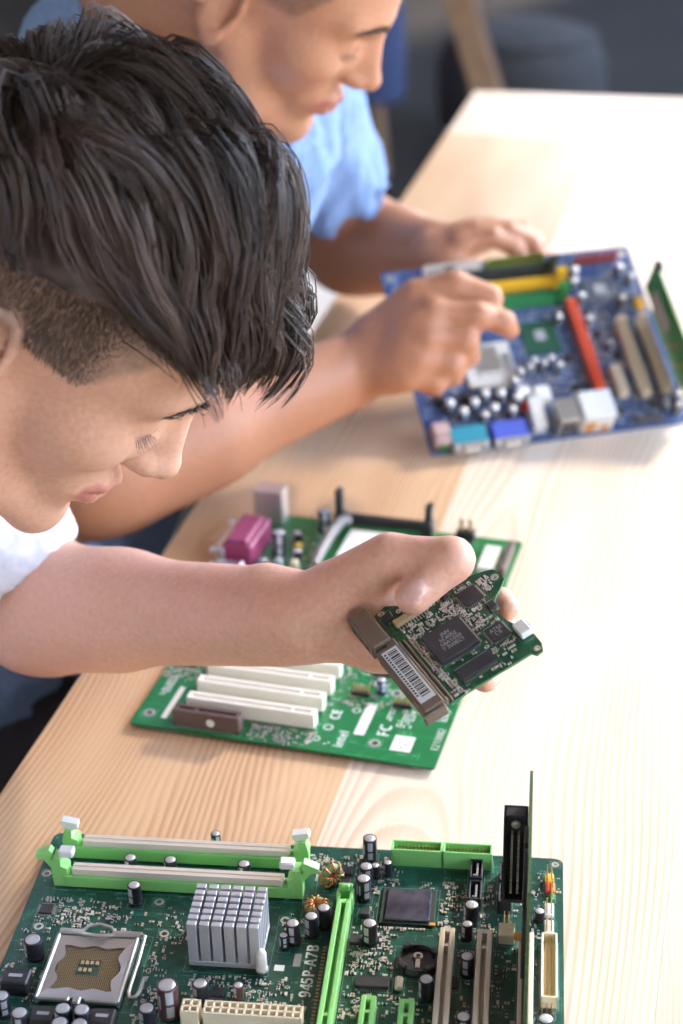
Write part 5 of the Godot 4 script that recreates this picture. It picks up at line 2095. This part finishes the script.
func build_person_one() -> void:
	var base := Vector3(-440, -750, -866)
	stool("round wooden stool under the person in the white shirt", Vector3(-470, -750, -866))
	var o := thing("person", "person with dark swept hair and white shirt bending over the small circuit board", "person", base)
	var skin := lin(226, 177, 149)
	var sm := skin_mat("skin_one", 5)
	var hx := Transform3D(Basis(Vector3.UP, -0.065) * Basis(Vector3.BACK, -0.808) * Basis(Vector3.RIGHT, 0.06), Vector3(-163, 340, -834))
	var down := Transform3D(Basis.IDENTITY, -base)
	var sh := Shape.new()
	# head and neck
	var f := head_field()
	sh.xf = down * hx
	f.build(sh, Vector3(-115, -130, -92), Vector3(128, 140, 92), 2.8, paint_head(skin, lin(194, 124, 112), lin(150, 126, 112), 0.9, 0.10))
	# left arm and hand, holding the drive board
	var df := drive_frame()
	var elbow := Vector3(-206, 66, -982)
	var shl := Vector3(-338, 255, -1040)
	var shr := Vector3(-350, 255, -690)
	var wr: Vector3 = df * Vector3(-58, -11, -90)
	var side: Vector3 = df.basis.z
	f = Field.new()
	f.cone(shl, elbow, 52, 41, 20)
	f.cone(elbow, elbow.lerp(wr, 0.35) + Vector3(0, 2, 0), 35, 34, 24)
	f.cone(elbow.lerp(wr, 0.08) + side * 10, wr + side * 10, 29, 20, 26)
	f.cone(elbow.lerp(wr, 0.08) - side * 12, wr - side * 10, 29, 21, 26)
	f.ball(elbow.lerp(wr, 0.96) - side * 16 + Vector3(-2, 12, 0), Vector3(9, 8, 9), 12)
	var mc := []
	for p in [Vector3(5, -23, -49), Vector3(0, -27, -39), Vector3(-9, -27, -33), Vector3(-20, -24, -33)]:
		mc.append(df * p)
	var fg := []
	for q in [[Vector3(32, -26, -36), Vector3(40, -18, -22), Vector3(38.5, -10, -8)], [Vector3(27, -31, -25), Vector3(32, -26, -8), Vector3(26, -13, 5)], [Vector3(10, -31, -12), Vector3(12, -27, 8), Vector3(3, -12, 25)], [Vector3(-10, -27, -14), Vector3(-13, -27, 0), Vector3(-19, -20, 4)]]:
		fg.append([df * q[0], df * q[1], df * q[2]])
	var th := []
	for p in [Vector3(-32, 5, -74), Vector3(0, 23, -56), Vector3(25, 21, -31), Vector3(-3, 15.5, -28)]:
		th.append(df * p)
	add_hand(f, wr, mc, fg, th, 0.94)
	f.cone(th[1] + df.basis * Vector3(-6, -4, -4), th[0].lerp(mc[0], 0.4) + df.basis * Vector3(0, 0, -5), 12, 12, 4)
	f.cone(th[1] + df.basis * Vector3(4, -14, -4), mc[0] + df.basis * Vector3(-6, 6, -6), 9, 10, 3)
	f.cone(df * Vector3(-30, 0.6, -47), df * Vector3(-30, 0.6, -20), 9.0, 9.0, 2, true)
	var nail: Vector3 = df * Vector3(-3.0, 23.8, -22.6)
	var nb := Basis(df.basis * Vector3(-0.92, -0.36, 0.1), df.basis * Vector3(-0.34, 0.86, 0.36), df.basis * Vector3(-0.2, -0.33, 0.92)).orthonormalized()
	f.ball(nail, Vector3(7.8, 1.7, 6.4), 1.0, false, nb)
	sh.xf = down
	var nz := FastNoiseLite.new()
	nz.frequency = 0.03
	var pink := lin(231, 179, 155)
	f.build(sh, Vector3(-410, 0, -1110), Vector3(130, 320, -690), 2.9, func(p: Vector3, _n: Vector3) -> Color:
		var c := skin.lerp(pink, 0.5 + nz.get_noise_3d(p.x, p.y, p.z))
		var l := nb.inverse() * (p - nail)
		if (l / Vector3(7.6, 4.4, 6.2)).length() < 1.0 and l.y > -0.4:
			c = lin(236, 194, 180)
		return c)
	# trunk, right arm and legs
	f = Field.new()
	var neck: Vector3 = hx * Vector3(-62, -124, 0)
	var hip := Vector3(-455, -255, -866)
	torso(f, neck, shl, shr, hip, 0)
	f.chain([shr, Vector3(-440, -10, -650), Vector3(-345, -150, -735), Vector3(-300, -172, -770)], [50, 40, 28, 30], 20)
	for z in [-960.0, -772.0]:
		f.chain([Vector3(-440, -262, z), Vector3(-20, -275, z), Vector3(-50, -680, z)], [58, 46, 34], 20)
		f.cone(Vector3(-60, -722, z), Vector3(80, -728, z), 27, 22, 10)
	f.build(sh, Vector3(-620, -755, -1160), Vector3(130, 350, -560), 13.0, func(_p: Vector3, _n: Vector3) -> Color: return skin)
	part(o, "body", sh, sm)
	# clothes
	var cf := Field.new()
	torso(cf, neck + Vector3(-30, -12, 0), shl, shr, hip, 9)
	cf.cone(shl, elbow, 64, 54, 22)
	cf.cone(shr, Vector3(-440, -10, -650), 66, 58, 22)
	cf.fold = nz
	cf.fold_amp = 7.0
	cf.fold_scale = Vector3(0.9, 0.5, 0.9)
	sh = Shape.new()
	sh.xf = down
	var ld := (elbow - shl).normalized()
	var ll := (elbow - shl).length()
	hem(cf, shl + ld * ll * 0.88, ld, 150, 60)
	hem(cf, shr.lerp(Vector3(-440, -10, -650), 0.6), Vector3(-440, -10, -650) - shr, 110, 140)
	hem(cf, neck + hx.basis * Vector3(-8, -14, 0), hx.basis * Vector3(0.35, 0.9, 0), 74, 60)
	cf.build(sh, Vector3(-640, -320, -1180), Vector3(-120, 380, -560), 7.0, null, func(p: Vector3) -> bool: return p.y > -290.0)
	part(o, "shirt", sh, noisy("white_cloth", Color(0.82, 0.81, 0.83), Color(0.90, 0.89, 0.90), 30.0, 0.85))
	trousers(o, down, hip, [-960.0, -772.0], mat("charcoal_trousers", 44, 42, 44, 0.85), -440.0, -20.0, -50.0)
	# hair
	var g := RandomNumberGenerator.new()
	g.seed = 12
	sh = Shape.new()
	sh.xf = down * hx
	f = Field.new()
	f.ball(C_HEAD, R_HEAD + Vector3(4, 5, 2.5), 4)
	f.ball(Vector3(40, -62, 0), Vector3(158, 147, 140), 6, true)
	# the hair's own two tones, strand by strand and in the mass below them alike
	var deep := lin(36, 28, 25)
	var pale := lin(98, 79, 68)
	f.build(sh, Vector3(-125, -30, -95), Vector3(130, 160, 95), 5.0, func(_p: Vector3, _n: Vector3) -> Color: return deep.lerp(pale, g.randf()))
	grow_hair(sh, g, 3600, 13, 26.0, deep, pale)
	var hm := tinted("hair_dark", 0.42)
	part(o, "hair", sh, hm)
	sh = Shape.new()
	sh.xf = down * hx
	sh.col = lin(34, 26, 23)
	strands(sh, g, Vector3(101, 31, 9), Vector3(95.5, 35, 29), Vector3(0.3, 0.6, 0.7), Vector3(-0.3, 0.2, 0.9), 320, 7.0, 0.26, 1.7)
	strands(sh, g, Vector3(95.5, 35, 29), Vector3(86, 34, 47), Vector3(-0.3, 0.2, 0.9), Vector3(-0.6, -0.3, 0.8), 240, 6.5, 0.24, 1.4)
	part(o, "eyebrow", sh, hm)
	sh = Shape.new()
	sh.xf = down * hx
	sh.col = lin(30, 24, 22)
	strands(sh, g, Vector3(91.5, 6.5, 24), Vector3(85, 7, 44), Vector3(0.9, -0.55, 0.1), Vector3(0.6, -0.6, 0.6), 34, 6.5, 0.12, 0.3, Vector3(1.5, 1.2, 0))
	part(o, "eyelashes", sh, hm)
	# clipped sides
	sh = Shape.new()
	sh.xf = down * hx
	for i in 9000:
		var d := Vector3(g.randf_range(-0.8, 0.75), g.randf_range(-0.5, 0.35), 1.0).normalized()
		var p := C_HEAD + on_scalp(d) * 0.992
		if shaved(p) < g.randf_range(0.35, 0.9):
			continue
		sh.col = lin(104, 88, 78).lerp(lin(172, 152, 138), g.randf())
		var n := (on_scalp(d) / (R_HEAD * R_HEAD)).normalized()
		var e := (n * 0.5 + Vector3(0.35, -0.8, 0) + Vector3(g.randfn(), g.randfn(), g.randfn()) * 0.2).normalized()
		sh.tube([p - n * 1.5, p + n * 0.5 + e * 1.7], [0.24, 0.12], 3, false)
	part(o, "clipped_hair", sh, hm)


func trousers(o: Node3D, down: Transform3D, hip: Vector3, zs: Array, m: Material, x_hip: float, x_knee: float, x_foot: float) -> void:
	var tf := Field.new()
	tf.cone(hip + Vector3(0, 20, -70), hip + Vector3(0, 20, 70), 104, 104, 30)
	for z in zs:
		tf.chain([Vector3(x_hip, -262, z), Vector3(x_knee, -275, z), Vector3(x_foot, -660, z)], [94, 66, 52], 24)
	var sh := Shape.new()
	sh.xf = down
	tf.build(sh, hip + Vector3(-180, -520, -240), hip + Vector3(560, 160, 240), 12.0, null, func(p: Vector3) -> bool: return p.y > -690.0 and p.y < -165.0)
	part(o, "trousers", sh, m)
	for z in zs:
		var f := Field.new()
		f.cone(Vector3(x_foot - 20, -716, z), Vector3(x_foot + 130, -724, z), 34, 27, 12)
		f.ball(Vector3(x_foot + 50, -758, z), Vector3(220, 16, 80), 4, true)
		var s := Shape.new()
		s.xf = down
		f.build(s, Vector3(x_foot - 80, -755, z - 60), Vector3(x_foot + 190, -660, z + 60), 9.0, null)
		part(o, "shoe", s, mat("shoe_black", 34, 33, 34, 0.5))


func build_person_two() -> void:
	var base := Vector3(-350, -750, -1345)
	stool("round wooden stool under the person in the blue shirt", Vector3(-400, -750, -1350))
	var o := thing("person", "person in a blue short sleeved shirt holding the blue motherboard with both hands", "person", base)
	var skin := lin(205, 150, 115)
	var sm := skin_mat("skin_two", 8)
	var hx := Transform3D(Basis(Vector3.UP, -0.165) * Basis(Vector3.BACK, -0.62) * Basis(Vector3.RIGHT, 0.193), Vector3(-52, 409, -1341))
	var down := Transform3D(Basis.IDENTITY, -base)
	var sh := Shape.new()
	var f := head_field(1.12)
	sh.xf = down * hx
	f.build(sh, Vector3(-115, -130, -92), Vector3(128, 140, 92), 3.2, paint_head(skin, lin(184, 112, 96), lin(104, 80, 64), 0.8, 0.42))
	sh.xf = down
	var shaded_tan := lin(190, 133, 99)  # tanned arms with their shade painted into the colour, darker than the face
	var shaded_skin := func(_p: Vector3, _n: Vector3) -> Color: return shaded_tan
	# right arm: the near hand pinches with thumb and forefinger above the board
	var shr := Vector3(-215, 310, -1190)
	var shl := Vector3(-50, 275, -1580)
	var elbow := Vector3(-200, 48, -1214)
	var wr := Vector3(10, 81, -1336)
	f = Field.new()
	f.cone(shr, elbow, 52, 44, 20)
	f.cone(elbow, elbow.lerp(wr, 0.4), 46, 45, 24)
	f.cone(elbow.lerp(wr, 0.1) + Vector3(0, 10, 6), wr + Vector3(-2, 9, 4), 40, 24, 26)
	f.cone(elbow.lerp(wr, 0.1) - Vector3(0, 10, 6), wr + Vector3(2, -9, -4), 40, 24, 26)
	add_hand(f, wr, [Vector3(80, 136, -1330), Vector3(75, 118, -1317), Vector3(67, 101, -1311), Vector3(58, 87, -1310)],
		[[Vector3(118, 132, -1329), Vector3(140, 124, -1333), Vector3(147, 113, -1341)], [Vector3(107, 114, -1320), Vector3(110, 95, -1332), Vector3(95, 91, -1346)], [Vector3(95, 96, -1314), Vector3(97, 80, -1327), Vector3(83, 76, -1341)], [Vector3(81, 81, -1312), Vector3(81, 71, -1324), Vector3(70, 68, -1336)]],
		[Vector3(32, 110, -1346), Vector3(67, 141, -1351), Vector3(100, 148, -1354), Vector3(130, 139, -1350)], 1.12, 7.0)
	f.build(sh, Vector3(-290, -20, -1410), Vector3(180, 390, -1130), 4.0, shaded_skin)
	# left arm: the far hand carries the board's raised edge
	var el := Vector3(16, 64, -1711)
	var wl := Vector3(98, 102, -1575)
	f = Field.new()
	f.cone(shl, el, 54, 46, 20)
	f.cone(el, el.lerp(wl, 0.5), 46, 42, 24)
	f.cone(el.lerp(wl, 0.2) + Vector3(8, 0, 6), wl + Vector3(4, 4, 8), 38, 25, 26)
	f.cone(el.lerp(wl, 0.2) - Vector3(8, 0, 6), wl - Vector3(4, 4, 8), 38, 25, 26)
	add_hand(f, wl, [Vector3(120, 124, -1535), Vector3(135, 130, -1545), Vector3(150, 130, -1558), Vector3(160, 124, -1572)],
		[[Vector3(150, 128, -1538), Vector3(170, 117, -1538), Vector3(182, 104, -1532)], [Vector3(166, 130, -1550), Vector3(188, 118, -1549), Vector3(198, 104, -1541)], [Vector3(180, 126, -1563), Vector3(198, 112, -1560), Vector3(204, 98, -1550)], [Vector3(184, 118, -1577), Vector3(198, 106, -1574), Vector3(202, 94, -1562)]],
		[Vector3(92, 112, -1545), Vector3(108, 106, -1527), Vector3(124, 96, -1518), Vector3(142, 90, -1512)], 1.0)
	f.build(sh, Vector3(-130, -10, -1790), Vector3(230, 350, -1490), 4.5, shaded_skin)
	# trunk and legs
	f = Field.new()
	var neck: Vector3 = hx * Vector3(-62, -124, 0)
	var hip := Vector3(-365, -255, -1345)
	torso(f, neck, shl, shr, hip, 0)
	for z in [-1440.0, -1245.0]:
		f.chain([Vector3(-345, -262, z), Vector3(60, -275, z), Vector3(30, -680, z)], [58, 46, 34], 20)
		f.cone(Vector3(20, -722, z), Vector3(160, -728, z), 27, 22, 10)
	f.build(sh, Vector3(-540, -755, -1700), Vector3(200, 400, -1060), 14.0, shaded_skin)
	part(o, "body", sh, sm)
	var cf := Field.new()
	torso(cf, neck + Vector3(-20, -14, 0), shl, shr, hip, 10)
	cf.cone(shl, el, 70, 66, 26)
	cf.cone(shr, elbow, 70, 66, 26)
	var nz := FastNoiseLite.new()
	nz.seed = 3
	nz.frequency = 0.03
	cf.fold = nz
	cf.fold_amp = 11.0
	cf.fold_scale = Vector3(0.9, 0.45, 0.9)
	sh = Shape.new()
	sh.xf = down
	var ld := (el - shl).normalized()
	var ll := (el - shl).length()
	var rd := (elbow - shr).normalized()
	var rl := (elbow - shr).length()
	hem(cf, shl + ld * ll * 0.50, ld, 96, 130)
	hem(cf, shr + rd * rl * 0.62, rd, 88, 90)
	hem(cf, neck + hx.basis * Vector3(-6, -6, 0), hx.basis * Vector3(0.35, 0.9, 0), 70, 60)
	cf.build(sh, Vector3(-560, -330, -1800), Vector3(120, 430, -1050), 8.0, null, func(p: Vector3) -> bool: return p.y > -300.0)
	part(o, "shirt", sh, noisy("blue_cloth", Color(0.43, 0.54, 0.70), Color(0.56, 0.655, 0.80), 30.0, 0.9))
	trousers(o, down, hip, [-1440.0, -1245.0], mat("dark_trousers", 48, 46, 49, 0.85), -345.0, 60.0, 30.0)
	var g := RandomNumberGenerator.new()
	g.seed = 33
	sh = Shape.new()
	sh.xf = down * hx
	f = Field.new()
	f.ball(C_HEAD, R_HEAD + Vector3(4, 5, 2.5), 4)
	f.ball(Vector3(40, -62, 0), Vector3(160, 140, 140), 6, true)
	var deep := lin(58, 40, 30)
	var pale := lin(112, 84, 62)
	f.build(sh, Vector3(-125, -30, -95), Vector3(130, 160, 95), 6.0, func(_p: Vector3, _n: Vector3) -> Color: return deep.lerp(pale, g.randf()))
	grow_hair(sh, g, 900, 9, 16.0, deep, pale, 20.0)
	var hm := tinted("hair_brown", 0.4)
	part(o, "hair", sh, hm)
	sh = Shape.new()
	sh.xf = down * hx
	sh.col = lin(64, 46, 34)
	strands(sh, g, Vector3(101, 31, 9), Vector3(95.5, 35, 29), Vector3(0.3, 0.6, 0.7), Vector3(-0.3, 0.2, 0.9), 320, 7.0, 0.26, 1.7)
	strands(sh, g, Vector3(95.5, 35, 29), Vector3(86, 34, 47), Vector3(-0.3, 0.2, 0.9), Vector3(-0.6, -0.3, 0.8), 240, 6.5, 0.24, 1.4)
	part(o, "eyebrow", sh, hm)
	sh = Shape.new()
	sh.xf = down * hx
	sh.col = lin(44, 34, 28)
	strands(sh, g, Vector3(91.5, 6.5, 24), Vector3(85, 7, 44), Vector3(0.9, -0.55, 0.1), Vector3(0.6, -0.6, 0.6), 26, 6.0, 0.14, 0.3, Vector3(1.5, 1.2, 0))
	part(o, "eyelashes", sh, hm)
